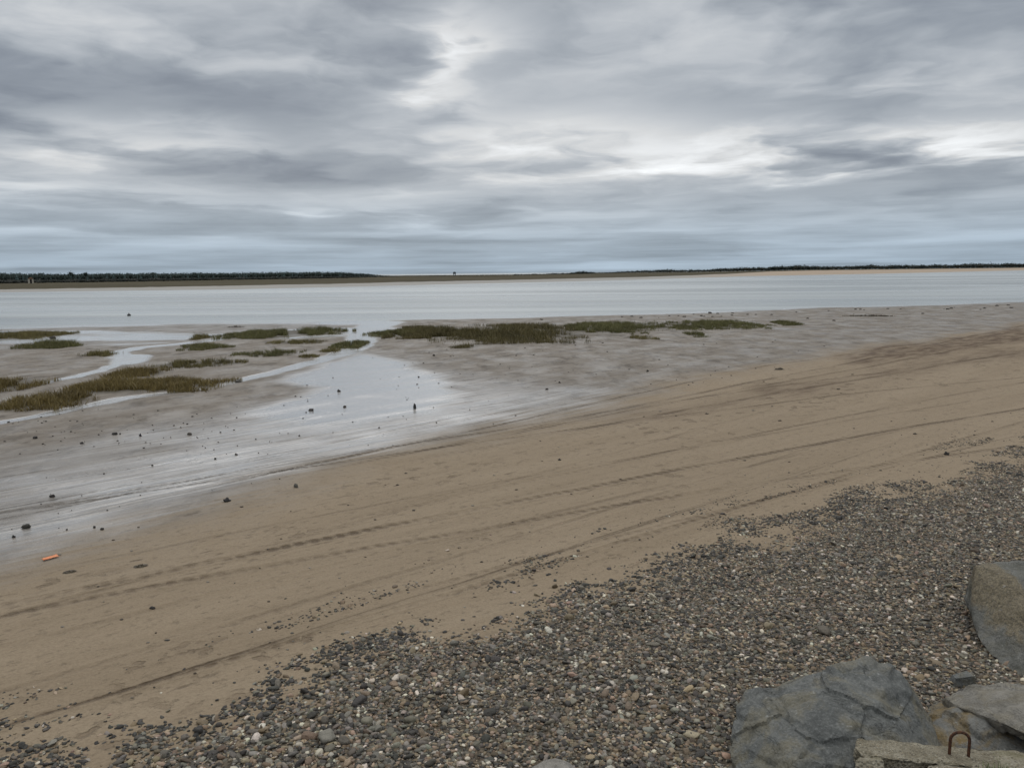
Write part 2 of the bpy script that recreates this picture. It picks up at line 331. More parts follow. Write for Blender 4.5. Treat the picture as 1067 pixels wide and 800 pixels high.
def build_beach():
    th = np.concatenate([np.radians(np.arange(-48, 48, .12)), np.radians(np.arange(48, 312, 4.0))])
    rr = np.concatenate([np.exp(np.arange(math.log(2.5), math.log(135), .006)), np.exp(np.arange(math.log(136), math.log(9000), .12))])
    T, R = np.meshgrid(th, rr); x = (R * np.sin(T)).ravel(); y = (R * np.cos(T)).ravel()
    x = np.append(x, 0.0); y = np.append(y, 0.0)
    es = edge_s(x, y); es0 = sdist(x, y, SHINGLE); sea = sdist(x, y, SEA); rad = np.hypot(x, y)
    z = terrain_z(x, y, es0, sea); z = np.where((rad > 150) & (y < 60), np.minimum(z, .3), z)
    nt, nr = len(th), len(rr)
    i = np.arange(nr - 1)[:, None] * nt; j = np.arange(nt)[None, :]; j2 = (j + 1) % nt
    q = np.stack([i + j, i + nt + j, i + nt + j2, i + j2], -1).reshape(-1, 4)[:, ::-1]
    q = q[:, ::-1] if False else q
    tri = np.stack([np.full(nt, nr * nt), np.arange(nt), (np.arange(nt) + 1) % nt], -1)[:, ::-1]
    idx = np.concatenate([q.ravel(), tri.ravel()]); lp = np.concatenate([np.full(len(q), 4), np.full(len(tri), 3)])
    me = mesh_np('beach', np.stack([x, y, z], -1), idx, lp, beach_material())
    if me.polygons[1000].normal.z < 0: me.flip_normals()
    # --- masks over the ground
    def soft(poly, width, wob=.0, sc=.3, seed=1):
        d = sdist(x, y, world_poly(poly)) + (fbm(x * sc, y * sc, 4, seed) - .5) * wob
        return sstep(-width, width, d)
    def chan(pts, wpx, k=1.0, seed=3):
        P = world_poly(pts); d = dist_polyline(x, y, P) + (fbm(x * .7, y * .7, 3, seed) - .5) * .5
        w = wpx * rad * rad / (FPX * H) * .5
        return k * sstep(1.5, .5, d / np.maximum(w, .1))
    rw = np.clip(rad / 30, .4, 3)
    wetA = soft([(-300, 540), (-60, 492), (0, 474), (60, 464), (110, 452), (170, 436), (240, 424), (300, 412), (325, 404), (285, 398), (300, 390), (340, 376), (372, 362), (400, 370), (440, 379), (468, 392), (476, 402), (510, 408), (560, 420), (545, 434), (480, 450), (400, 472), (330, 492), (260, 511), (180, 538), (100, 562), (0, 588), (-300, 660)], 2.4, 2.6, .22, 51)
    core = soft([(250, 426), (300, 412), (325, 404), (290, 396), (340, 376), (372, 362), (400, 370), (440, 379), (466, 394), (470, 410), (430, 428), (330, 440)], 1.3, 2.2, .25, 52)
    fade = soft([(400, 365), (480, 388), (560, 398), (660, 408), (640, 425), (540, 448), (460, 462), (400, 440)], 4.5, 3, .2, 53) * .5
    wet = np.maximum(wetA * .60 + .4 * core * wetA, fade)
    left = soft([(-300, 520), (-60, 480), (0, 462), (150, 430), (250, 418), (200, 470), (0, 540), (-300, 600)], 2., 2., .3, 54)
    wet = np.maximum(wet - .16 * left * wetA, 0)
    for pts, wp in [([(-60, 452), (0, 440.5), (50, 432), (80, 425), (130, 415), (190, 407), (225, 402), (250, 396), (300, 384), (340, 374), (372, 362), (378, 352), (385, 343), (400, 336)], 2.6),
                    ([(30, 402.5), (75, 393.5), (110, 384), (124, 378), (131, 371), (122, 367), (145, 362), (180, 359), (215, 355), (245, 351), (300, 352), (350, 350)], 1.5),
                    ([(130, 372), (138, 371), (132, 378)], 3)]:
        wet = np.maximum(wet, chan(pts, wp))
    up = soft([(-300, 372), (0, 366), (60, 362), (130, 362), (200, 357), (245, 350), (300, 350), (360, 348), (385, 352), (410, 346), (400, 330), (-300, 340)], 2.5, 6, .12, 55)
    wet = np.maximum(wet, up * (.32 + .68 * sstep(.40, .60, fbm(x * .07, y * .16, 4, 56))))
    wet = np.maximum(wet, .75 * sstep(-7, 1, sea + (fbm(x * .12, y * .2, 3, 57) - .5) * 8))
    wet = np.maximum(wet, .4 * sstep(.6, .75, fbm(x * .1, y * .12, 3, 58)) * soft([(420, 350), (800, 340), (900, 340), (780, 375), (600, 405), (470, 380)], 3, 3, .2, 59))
    mud = soft([(-300, 650), (-100, 620), (0, 596), (100, 566), (180, 540), (260, 512), (330, 494), (400, 474), (470, 454), (540, 440), (600, 428), (640, 414), (720, 397), (800, 380), (870, 371), (890, 364), (960, 354), (1067, 339), (1300, 316), (1300, 290), (500, 300), (-300, 320)], 3.6, 3.2, .2, 61)
    mud = np.maximum(mud * .9, .0)
    brown = soft([(862, 370), (900, 364), (980, 353), (1067, 340), (1200, 325), (1200, 340), (1067, 356), (960, 372), (900, 380)], 1.2, 3, .2, 62)
    brown = np.maximum(brown, .7 * soft([(640, 440), (760, 412), (860, 392), (960, 378), (1067, 362), (1067, 372), (900, 398), (760, 428)], 1.5, 5, .25, 63))
    shingle = sstep(.1, 1.9, es)
    trod = soft([(600, 470), (760, 400), (900, 375), (1067, 350), (1067, 385), (860, 425), (700, 470)], 2.0, 4, .25, 65); trod = np.maximum(trod, .5 * soft([(420, 560), (640, 500), (860, 450), (1067, 400), (1067, 420), (760, 520), (500, 600)], 1.5, 4, .3, 66))
    weed = np.zeros_like(x)
    for P in GRASS_ELL:
        for (cx, cy, a, b) in P:
            d = np.hypot((x - cx) / a, (y - cy) / b); weed = np.maximum(weed, sstep(1.25, .7, d + (fbm(x * .8, y * .8, 3, 71) - .5) * .7))
    wet = wet * (1 - .8 * weed)
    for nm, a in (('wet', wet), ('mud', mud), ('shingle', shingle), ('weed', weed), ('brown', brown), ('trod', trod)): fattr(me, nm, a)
    return tag(link(bpy.data.objects.new('beach', me)), kind='structure', label='tidal beach of brown sand, grey wet mud and a shingle bank', cat='beach')

# ------------------------------------------------------------------ salt-marsh grass
# (label, [(x0, x1, y_far, y_near) of the ground it covers], blade height, density, tone)
GRASS = [
    ('olive salt marsh grass strip at the left edge nearest the water', [(-30, 52, 347, 353.5)], .40, 1.0, 0),
    ('tall green grass clump standing alone behind the thin creek', [(27, 79, 358.5, 363.5)], .55, 1.0, 1),
    ('small low grass tuft beside the bend of the thin creek', [(83, 119, 367.5, 371.5)], .32, 1.0, 0),
    ('brown grass clump cut by the left edge of the photo', [(-40, 28, 397, 412)], .42, 1.0, 2),
    ('nearest and thickest clump of brown marsh grass on the grey mud', [(10, 90, 410, 427.5)], .45, 1.1, 2),
    ('long brown grass bank joined to the nearest clump', [(78, 150, 396, 412), (120, 228, 396.5, 408)], .42, 1.0, 2),
    ('short bushy grass clump just behind the long brown bank', [(116, 166, 386.5, 394)], .45, 1.0, 2),
    ('straggling grass band right of the creek, below two smaller bands', [(165, 215, 377.5, 384), (195, 250, 376, 381.5)], .36, .9, 0),
    ('narrow grass band above the straggling band on the mud', [(187, 237, 359.5, 365)], .35, .9, 1),
    ('tiny grass tuft near the water beside a dark twig pile', [(199, 215, 350.5, 354.5)], .42, 1.0, 0),
    ('long green grass strip parallel to the waterline, left of the drain gap', [(242, 320, 345, 352.5), (290, 361, 343.5, 349.5)], .5, 1.1, 1),
    ('thin dark grass line below the long green strip', [(285, 337, 355, 358.5)], .3, .7, 0),
    ('rounded grass tuft at the mouth of the shining wet patch', [(350, 378, 357, 363)], .38, 1.1, 1),
    ('flat pale green grass band left of a small puddle', [(250, 308, 366, 371.5)], .36, .9, 1),
    ('small grass tuft between the puddle and the rounded tuft', [(334, 352, 364.5, 367.5)], .3, 1.0, 0),
    ('sparse low tuft on the edge of the shining wet patch', [(310, 331, 370.5, 373)], .22, .6, 0),
    ('left tail of the big marsh bed, thin and dark', [(386, 470, 345, 350.5)], .42, 1.0, 1),
    ('biggest and darkest bed of marsh grass, in the middle of the mud', [(415, 500, 342, 352), (460, 612, 339.5, 357)], .6, 1.2, 3),
    ('patchy grass bed right of the biggest dark bed', [(585, 660, 337, 349), (590, 710, 336, 345)], .42, .75, 1),
    ('far right end of the marsh bed, thinning out towards the sand', [(690, 795, 334.5, 343)], .38, .8, 1),
    ('little grass island below the patchy bed', [(654, 681, 349.5, 354)], .35, .8, 0),
    ('single compact tuft below the thinning right end', [(718, 734, 347, 351)], .38, 1.0, 1),
    ('lone flat tuft far right on bare grey mud', [(806, 835, 335.5, 339.5)], .36, 1.0, 1),
    ('sparse withered sprigs under the biggest dark bed', [(470, 500, 360, 363)], .25, .5, 3),
]
def ell(x0, x1, yf, yn):
    c = G((x0 + x1) / 2, (yf + yn) / 2); a = G(x0, (yf + yn) / 2); b = G(x1, (yf + yn) / 2); n = G((x0 + x1) / 2, yn); f = G((x0 + x1) / 2, yf)
    return (c.x, (n.y + f.y) / 2, abs(b.x - a.x) / 2, max((f.y - n.y) / 2, .25))
GRASS_ELL = [[ell(*e) for e in g[1]] for g in GRASS]
def grass_material():
    s = NT('marsh_grass'); c = s.attr('col', out='Color')
    return s.bsdf(Base_Color=c, Roughness=.7, Specular_IOR_Level=.25, Subsurface_Weight=0.0)
def blades_mesh(name, bx, by, bz, h, w, cols, mat, lean=.35):
    n = len(bx); a = rng.uniform(0, 2 * math.pi, n); la = rng.uniform(0, 2 * math.pi, n); ll = h * rng.uniform(.05, lean * 3.2, n)
    dx, dy = np.cos(a) * w / 2, np.sin(a) * w / 2; lx, ly = np.cos(la) * ll, np.sin(la) * ll
    V = np.zeros((n, 5, 3), np.float32)
    V[:, 0] = np.stack([bx - dx, by - dy, bz - .05], -1); V[:, 1] = np.stack([bx + dx, by + dy, bz - .05], -1)
    V[:, 2] = np.stack([bx + dx * .8 + lx * .35, by + dy * .8 + ly * .35, bz + h * .6], -1); V[:, 3] = np.stack([bx - dx * .8 + lx * .35, by - dy * .8 + ly * .35, bz + h * .6], -1)
    V[:, 4] = np.stack([bx + lx, by + ly, bz + h], -1)
    b = np.arange(n)[:, None] * 5
    idx = np.concatenate([b + np.array([0, 1, 2, 3]), b + np.array([3, 2, 4])], 1).ravel(); lp = np.tile([4, 3], n)
    me = mesh_np(name, V.reshape(-1, 3), idx, lp, mat, smooth=False)
    cattr(me, 'col', np.repeat(cols, 5, axis=0)); return me
TONES = [((.175, .150, .055), (.085, .074, .032)), ((.150, .148, .058), (.075, .076, .032)), ((.200, .152, .055), (.095, .072, .028)), ((.125, .105, .040), (.058, .050, .021))]
def build_grass():
    mat = grass_material()
    for (label, _, hgt, dens, tone), E in zip(GRASS, GRASS_ELL):
        X, Y, Hh = [], [], []
        for (cx, cy, a, b) in E:
            n = int(min(math.pi * a * b * 800 * dens, 60000)) + 400
            u = rng.uniform(-1.15, 1.15, n); v = rng.uniform(-1.15, 1.15, n)
            px, py = cx + u * a, cy + v * b; d = np.hypot(u, v)
            cl = fbm(px * .9, py * .9, 3, 80); far = float(np.clip((cy - 35) / 25, 0, 1)); keep = d + (cl - .5) * 2.3 + far * (fbm(px * .33, py * .13, 3, 86) - .5) * 2.0 + rng.normal(0, .13, n) < (1.05 if tone == 2 else .9)
            keep &= (fbm(px * 2.5, py * 1.6, 2, 83) > (.36 if dens >= 1 else .47))
            px, py, d, cl = px[keep], py[keep], d[keep], cl[keep]
            hh = .82 * hgt * np.where(rng.random(len(px)) < .05, 1.45, 1.0) * (1.05 - .5 * np.clip(d, 0, 1) ** 2) * (.55 + .75 * fbm(px * 1.3, py * 1.3, 2, 84)) * rng.uniform(.45, 1.3, len(px))
            X.append(px); Y.append(py); Hh.append(hh)
        X, Y, Hh = map(np.concatenate, (X, Y, Hh)); Z = terrain_z(X, Y)
        c1, c2 = map(np.array, TONES[tone]); t = (fbm(X * .7, Y * .5, 3, 85) * .9 + rng.uniform(-.25, .35, len(X)))[:, None]
        cols = np.clip(c2 + (c1 - c2) * t * 1.3, .01, 1); dry = rng.random(len(X)) < .10; cols[dry] = np.array([.24, .20, .11])
        ox, oy = float(X.mean()), float(Y.mean()); oz = float(terrain_z(np.array([ox]), np.array([oy]))[0])
        me = blades_mesh('marsh_grass', X - ox, Y - oy, Z - oz, Hh, rng.uniform(.010, .026, len(X)), cols, mat)
        o = link(bpy.data.objects.new('marsh_grass', me)); o.location = (ox, oy, oz)
        tag(o, label, 'grass clump', 'clumps of salt marsh grass on the mudflat')
build_beach(); build_grass()

# ------------------------------------------------------------------ water
def build_water():
    s = NT('estuary_water'); P = s.obj()
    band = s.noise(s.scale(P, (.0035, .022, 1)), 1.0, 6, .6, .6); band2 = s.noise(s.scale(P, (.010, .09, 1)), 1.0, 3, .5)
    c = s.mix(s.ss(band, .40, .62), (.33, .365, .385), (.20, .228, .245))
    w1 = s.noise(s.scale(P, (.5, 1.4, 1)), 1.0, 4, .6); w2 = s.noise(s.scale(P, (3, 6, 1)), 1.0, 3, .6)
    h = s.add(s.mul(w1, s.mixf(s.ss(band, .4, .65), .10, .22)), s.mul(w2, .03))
    nb = s.bump(h, 1.0, .8)
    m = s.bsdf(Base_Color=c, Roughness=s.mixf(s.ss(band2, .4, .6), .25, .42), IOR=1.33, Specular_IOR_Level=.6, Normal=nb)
    bm = bmesh.new()
    y0 = 30.0
    xs = [-7000, -1500, -400, 0, 400, 1500, 7000]; ys = [y0, 120, 300, 900, 2500, 9000]
    vs = [[bm.verts.new((x, y, 0)) for x in xs] for y in ys]
    for a in range(len(ys) - 1):
        for b in range(len(xs) - 1): bm.faces.new((vs[a][b], vs[a][b + 1], vs[a + 1][b + 1], vs[a + 1][b]))
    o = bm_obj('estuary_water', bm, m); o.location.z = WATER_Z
    tag(o, 'calm silvery estuary water between the mudflat and the far shore', 'water', kind='structure')
build_water()

# ------------------------------------------------------------------ far shore
def interp(tab, x):
    return float(np.interp(x, [t[0] for t in tab], [t[1] for t in tab]))
WL = [(-600, 316), (0, 304.6), (120, 303), (240, 301.6), (360, 298.8), (420, 297.4), (540, 294.6), (660, 291.6), (780, 287.8), (900, 285.6), (1067, 281.7), (1300, 277.9), (1700, 274.2)]
ST = [(-600, 312.6), (0, 302.0), (120, 300.4), (240, 298.2), (360, 296.0), (420, 294.4), (540, 292), (660, 289.3), (720, 287.2), (760, 285.5), (800, 283.2), (850, 281.9), (900, 281.3), (1067, 279.2), (1300, 275.8), (1700, 272)]
MB = [(-600, 303), (0, 295.2), (120, 293.6), (240, 291.6), (360, 289.7), (420, 288.2), (540, 286.9), (600, 285.6), (660, 284.2), (720, 283.6), (780, 282.4), (850, 281), (900, 280.5), (1067, 278.5), (1300, 275), (1700, 271)]
TT = [(-600, 290), (0, 284.4), (60, 285), (120, 284.2), (180, 284), (240, 283.6), (330, 282.5), (362, 283), (385, 285.0), (400, 286.5), (435, 287.9)]
TR_ = [(536, 286.3), (590, 284.9), (607, 283.0), (625, 284.2), (660, 282.8), (690, 281.2), (720, 281.6), (760, 279.8), (780, 278.9), (800, 279.2), (806, 277.7), (835, 277.3), (870, 278), (900, 277.1), (980, 276.8), (1020, 275.6), (1067, 275.4), (1300, 272.6), (1700, 268.5)]
def horiz(px): return 284.2 - (px - 533.5) * 10 / 1067
def station(px, py, zp, dmin, dmax):
    if py > horiz(px) + .3:
        p = G(px, py, zp); D = math.hypot(p.x, p.y)
        if dmin <= D <= dmax: return p
    D = min(max(math.hypot(*G(px, py, zp).xy) if py > horiz(px) + .3 else dmax, dmin), dmax)
    d = ray(px, py); k = D / math.hypot(d.x, d.y)
    return CAM + d * k
COLS = []
for px in np.arange(-600, 1701, 6.0):
    w = G(px, interp(WL, px), WATER_Z); Dw = math.hypot(w.x, w.y)
    sdt = station(px, interp(ST, px) + .25 * (mnoise.noise((px * .06, 1, 0))), .45, Dw * 1.03, Dw * 1.25); Ds = math.hypot(sdt.x, sdt.y)
    mb = station(px, interp(MB, px) + .2 * mnoise.noise((px * .11, 5, 0)), 1.1, Ds * 1.05, max(Ds * 1.3, min(Dw * 2.8, 1500)))
    COLS.append((px, w, sdt, mb))
def build_far():
    s = NT('far_bank'); P = s.obj(); b = s.attr('band')
    n = s.noise(s.scale(P, (.01, .03, 1)), 1.0, 4, .6); n2 = s.noise(P, .25, 3, .6)
    sand = s.mix(s.attr('dune'), (.30, .29, .275), (.35, .285, .225))
    marsh = s.ramp(n, [(.3, (.038, .030, .018)), (.5, (.058, .048, .024)), (.7, (.085, .070, .042))])
    marsh = s.mix(s.mul(n2, .5), marsh, (.05, .045, .028))
    c = s.mix(s.ss(s.add(b, s.mul(s.sub(s.noise(P, .06, 3), .5), .6)), .4, .6), sand, marsh)
    m = s.bsdf(Base_Color=c, Roughness=.9, Specular_IOR_Level=.1, Normal=s.bump(n2, .6))
    V = []; band = []; dune = []
    for px, w, sd, mb in COLS:
        du = min(max((px - 700) / 100, 0), 1)
        dv = Vector((w.x, w.y, 0)).normalized()
        back = mb + dv * 500; back.z = mb.z - .5; end = mb + dv * 2500; end.z = -2
        pts = [(w - dv * 25 + Vector((0, 0, -1.0)), 0), (w, 0), (w.lerp(sd, .5), 0), (sd, .1), (sd.lerp(mb, .08), .95), (sd.lerp(mb, .5), 1), (mb, 1), (back, 1), (end, 1)]
        for q, (p, v) in enumerate(pts):
            z = p.z + (.12 * mnoise.noise((px * .09, q * 3.1, 2)) if 2 <= q <= 6 else 0)
            V.append((p.x, p.y, z)); band.append(v); dune.append(du)
    k = 9; n = len(COLS); idx = []
    for a in range(n - 1):
        for q in range(k - 1): idx.append((a * k + q, (a + 1) * k + q, (a + 1) * k + q + 1, a * k + q + 1))
    me = mesh_np('far_bank', V, idx, np.full(len(idx), 4), m); fattr(me, 'band', band); fattr(me, 'dune', dune)
    if me.polygons[3].normal.z < 0: me.flip_normals()
    tag(link(bpy.data.objects.new('far_bank', me)), 'low far bank of brown saltmarsh and pale sand across the water', 'bank', kind='structure')
build_far()
def col_at(px):
    return COLS[int(np.clip(round((px + 600) / 6), 0, len(COLS) - 1))]
ICO = {}
def ico(sub):
    if sub not in ICO:
        bm = bmesh.new(); bmesh.ops.create_icosphere(bm, subdivisions=sub, radius=1); bm.verts.ensure_lookup_table()
        ICO[sub] = (np.array([v.co for v in bm.verts], np.float32), np.array([[v.index for v in f.verts] for f in bm.faces], np.int32)); bm.free()
    return ICO[sub]
def leaf_material(name):
    s = NT(name); c = s.attr('col', out='Color'); n = s.noise(s.obj(), .8, 3)
    return s.bsdf(Base_Color=s.mix(s.mul(n, .6), c, s.scale(c, (.5, .55, .6))), Roughness=.8, Specular_IOR_Level=.15)
LEAF = leaf_material('needles_and_leaves')
class Soup:
    def __init__(s): s.V = []; s.F = []; s.C = []; s.n = 0
    def add(s, V, F, c):
        s.V.append(V); s.F.append(F + s.n); s.C.append(np.tile(np.array(c, np.float32), (len(V), 1)) if np.ndim(c) == 1 else c); s.n += len(V)
    def mesh(s, name, mat, smooth=False):
        F = np.concatenate(s.F); me = mesh_np(name, np.concatenate(s.V), F, np.full(len(F), 3), mat, smooth); cattr(me, 'col', np.concatenate(s.C)); return me
def leaf_sprays(so, c, r, n, size, col, fill=True):
    """a crown: many small leaf-clump triangles through an uneven volume"""
    d = rng.normal(size=(n, 3)); d /= np.linalg.norm(d, axis=1)[:, None]
    q = rng.uniform(.45, 1.08, n)[:, None] ** .6
    lump = np.array([1 + .35 * mnoise.noise(Vector(v) * 1.8 + Vector(c) * .37) for v in d])[:, None]
    p = np.array(c) + d * q * lump * np.array(r)
    a = rng.normal(size=(n, 3, 3)) * size
    V = (p[:, None, :] + a).reshape(-1, 3); F = np.arange(n * 3).reshape(-1, 3)
    cc = np.array(col)[None, :] * rng.uniform(.55, 1.5, (n, 1)); so.add(V.astype(np.float32), F, np.repeat(cc, 3, axis=0).astype(np.float32))
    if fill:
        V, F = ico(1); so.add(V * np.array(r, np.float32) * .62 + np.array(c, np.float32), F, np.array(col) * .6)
def conifer(so, p, h, rad, col):
    n = 7; V = []; F = []
    tiers = 4
    for t in range(tiers):
        zb = h * (.12 + .2 * t); zt = h * min(.5 + .2 * t, 1.0) ; rb = rad * (1 - .23 * t)
        b = len(V); ph0 = rng.uniform(0, 6)
        for k in range(n):
            r = rb * rng.uniform(.65, 1.2); V.append((p[0] + math.cos(ph0 + k * 6.283 / n) * r, p[1] + math.sin(ph0 + k * 6.283 / n) * r, p[2] + zb + rng.uniform(-.3, .3)))
        V.append((p[0] + rng.uniform(-.1, .1), p[1], p[2] + zt))
        for k in range(n): F.append((b + k, b + (k + 1) % n, b + n))
    so.add(np.array(V, np.float32), np.array(F, np.int32), np.array(col) * rng.uniform(.6, 1.35))
def build_woods():
    so = Soup()
    for px in np.arange(-420, 432, .42):
        _, w, sd, mb = col_at(px); D = math.hypot(mb.x, mb.y) * rng.uniform(1.02, 1.35)
        d = ray(px + rng.uniform(-.5, .5), 290); k = D / math.hypot(d.x, d.y)
        ztop = H + (horiz(px) - interp(TT, px)) * D / FPX; zb = 1.0
        h = (ztop - zb) * (rng.uniform(.80, .97) + .10 * mnoise.noise((px * .11, 2, 2)))
        if h < 1: continue
        p = (d.x * k, d.y * k, zb)
        if rng.random() < .35: conifer(so, p, h, h * rng.uniform(.16, .24), (.050, .074, .072))
        else: leaf_sprays(so, (p[0], p[1], zb + h * .55), (h * .34, h * .34, h * .42), 90, h * .05, (.054, .074, .066))  # crown colours paled and blued, distance haze put into the leaf colour
    for px in np.arange(-420, 428, 1.1):                  # grey scrub along the wood's foot
        _, w, sd, mb = col_at(px); D = math.hypot(mb.x, mb.y) * rng.uniform(.97, 1.02); d = ray(px + rng.uniform(-.5, .5), 290); k = D / math.hypot(d.x, d.y)
        ztop = H + (horiz(px) - interp(TT, px)) * D / FPX; h = max((ztop - 1) * rng.uniform(.25, .45), .5)
        leaf_sprays(so, (d.x * k, d.y * k, 1.0 + h * .35), (h * .9, h * .7, h * .6), 60, h * .10, random.choice([(.085, .088, .080), (.062, .068, .060), (.048, .055, .050)]))
    me = so.mesh('conifer_woods', LEAF)
    tag(link(bpy.data.objects.new('conifer_woods', me)), 'dark belt of distant conifers along the left far bank', 'woods', kind='stuff')
    so = Soup()
    for px in np.arange(536, 1500, .5):
        _, w, sd, mb = col_at(px); D = math.hypot(mb.x, mb.y) * rng.uniform(1.0, 1.12); d = ray(px + rng.uniform(-.4, .4), 284); k = D / math.hypot(d.x, d.y)
        ztop = H + (horiz(px) - interp(TR_, px) + .7 + .9 * mnoise.noise((px * .07, 0, 4)) + .4 * mnoise.noise((px * .4, 0, 9))) * D / FPX; zb = mb.z - .5
        h = max((ztop - zb) * rng.uniform(.6, 1.0), .6)
        leaf_sprays(so, (d.x * k, d.y * k, zb + h * .5), (h * rng.uniform(.5, .9), h * .6, h * .5), 46, h * .09, random.choice([(.042, .055, .050), (.050, .060, .050), (.062, .065, .048)]))
    for px in np.arange(398, 540, 1.6):
        _, w, sd, mb = col_at(px); D = math.hypot(mb.x, mb.y) * 1.0; d = ray(px + rng.uniform(-.6, .6), 286); k = D / math.hypot(d.x, d.y); h = D / FPX * rng.uniform(.5, 1.3)
        leaf_sprays(so, (d.x * k, d.y * k, mb.z + h * .2), (h * 1.6, h, h * .6), 30, h * .15, (.04, .042, .026))
    me = so.mesh('scrub_belt', LEAF)
    tag(link(bpy.data.objects.new('scrub_belt', me)), 'low dark scrub and trees along the right far dunes', 'scrub', kind='stuff')
    bark = NT('bark'); bark = bark.bsdf(Base_Color=bark.mix(bark.noise(bark.obj(), 4), (.05, .04, .03), (.10, .08, .06)), Roughness=.9)
    for px, top, wpx, lab in [(74, 283.5, 6.5, 'round dark tree crown standing above the conifer belt, the wider of a pair'), (89, 283.7, 4.5, 'smaller round tree crown right of the wider one above the conifers'), (607, 283.2, 3.0, 'dark tree poking up where the right scrub belt begins'), (613.5, 283.8, 2.4, 'small tree just right of the one poking up over the scrub'), (806, 277.6, 6, 'broad dark tree at the step up of the right scrub belt'), (826, 277.2, 5, 'broad tree on the highest lump of the right scrub belt')]:
        _, w, sd, mb = col_at(px); D = math.hypot(mb.x, mb.y) * (1.1 if px < 500 else .99); d = ray(px, 284); k = D / math.hypot(d.x, d.y)
        ztop = H + (horiz(px) - top) * D / FPX; zb = mb.z - .3 if px > 500 else 1.0; h = ztop - zb; rw = wpx / 2 * D / FPX
        root = bpy.data.objects.new('tree', None); link(root); root.location = (d.x * k, d.y * k, zb); tag(root, lab, 'tree', 'single trees on the far bank')
        so = Soup(); cz = max(h * .62, h - rw * 1.0)
        for q in range(5):
            a = rng.uniform(0, 6.28); leaf_sprays(so, (math.cos(a) * rw * .45, math.sin(a) * rw * .45, cz + rng.uniform(-.15, .2) * h), (rw * .62, rw * .62, h * .22), 110, rw * .09, (.034, .050, .044))
        link(bpy.data.objects.new('crown', so.mesh('crown', LEAF)), root)
        bm = bmesh.new(); bmesh.ops.create_cone(bm, segments=8, radius1=h * .045, radius2=h * .02, depth=h * .7, cap_ends=True); bmesh.ops.translate(bm, verts=bm.verts, vec=(0, 0, h * .35)); bm_obj('trunk', bm, bark, root)
build_woods()

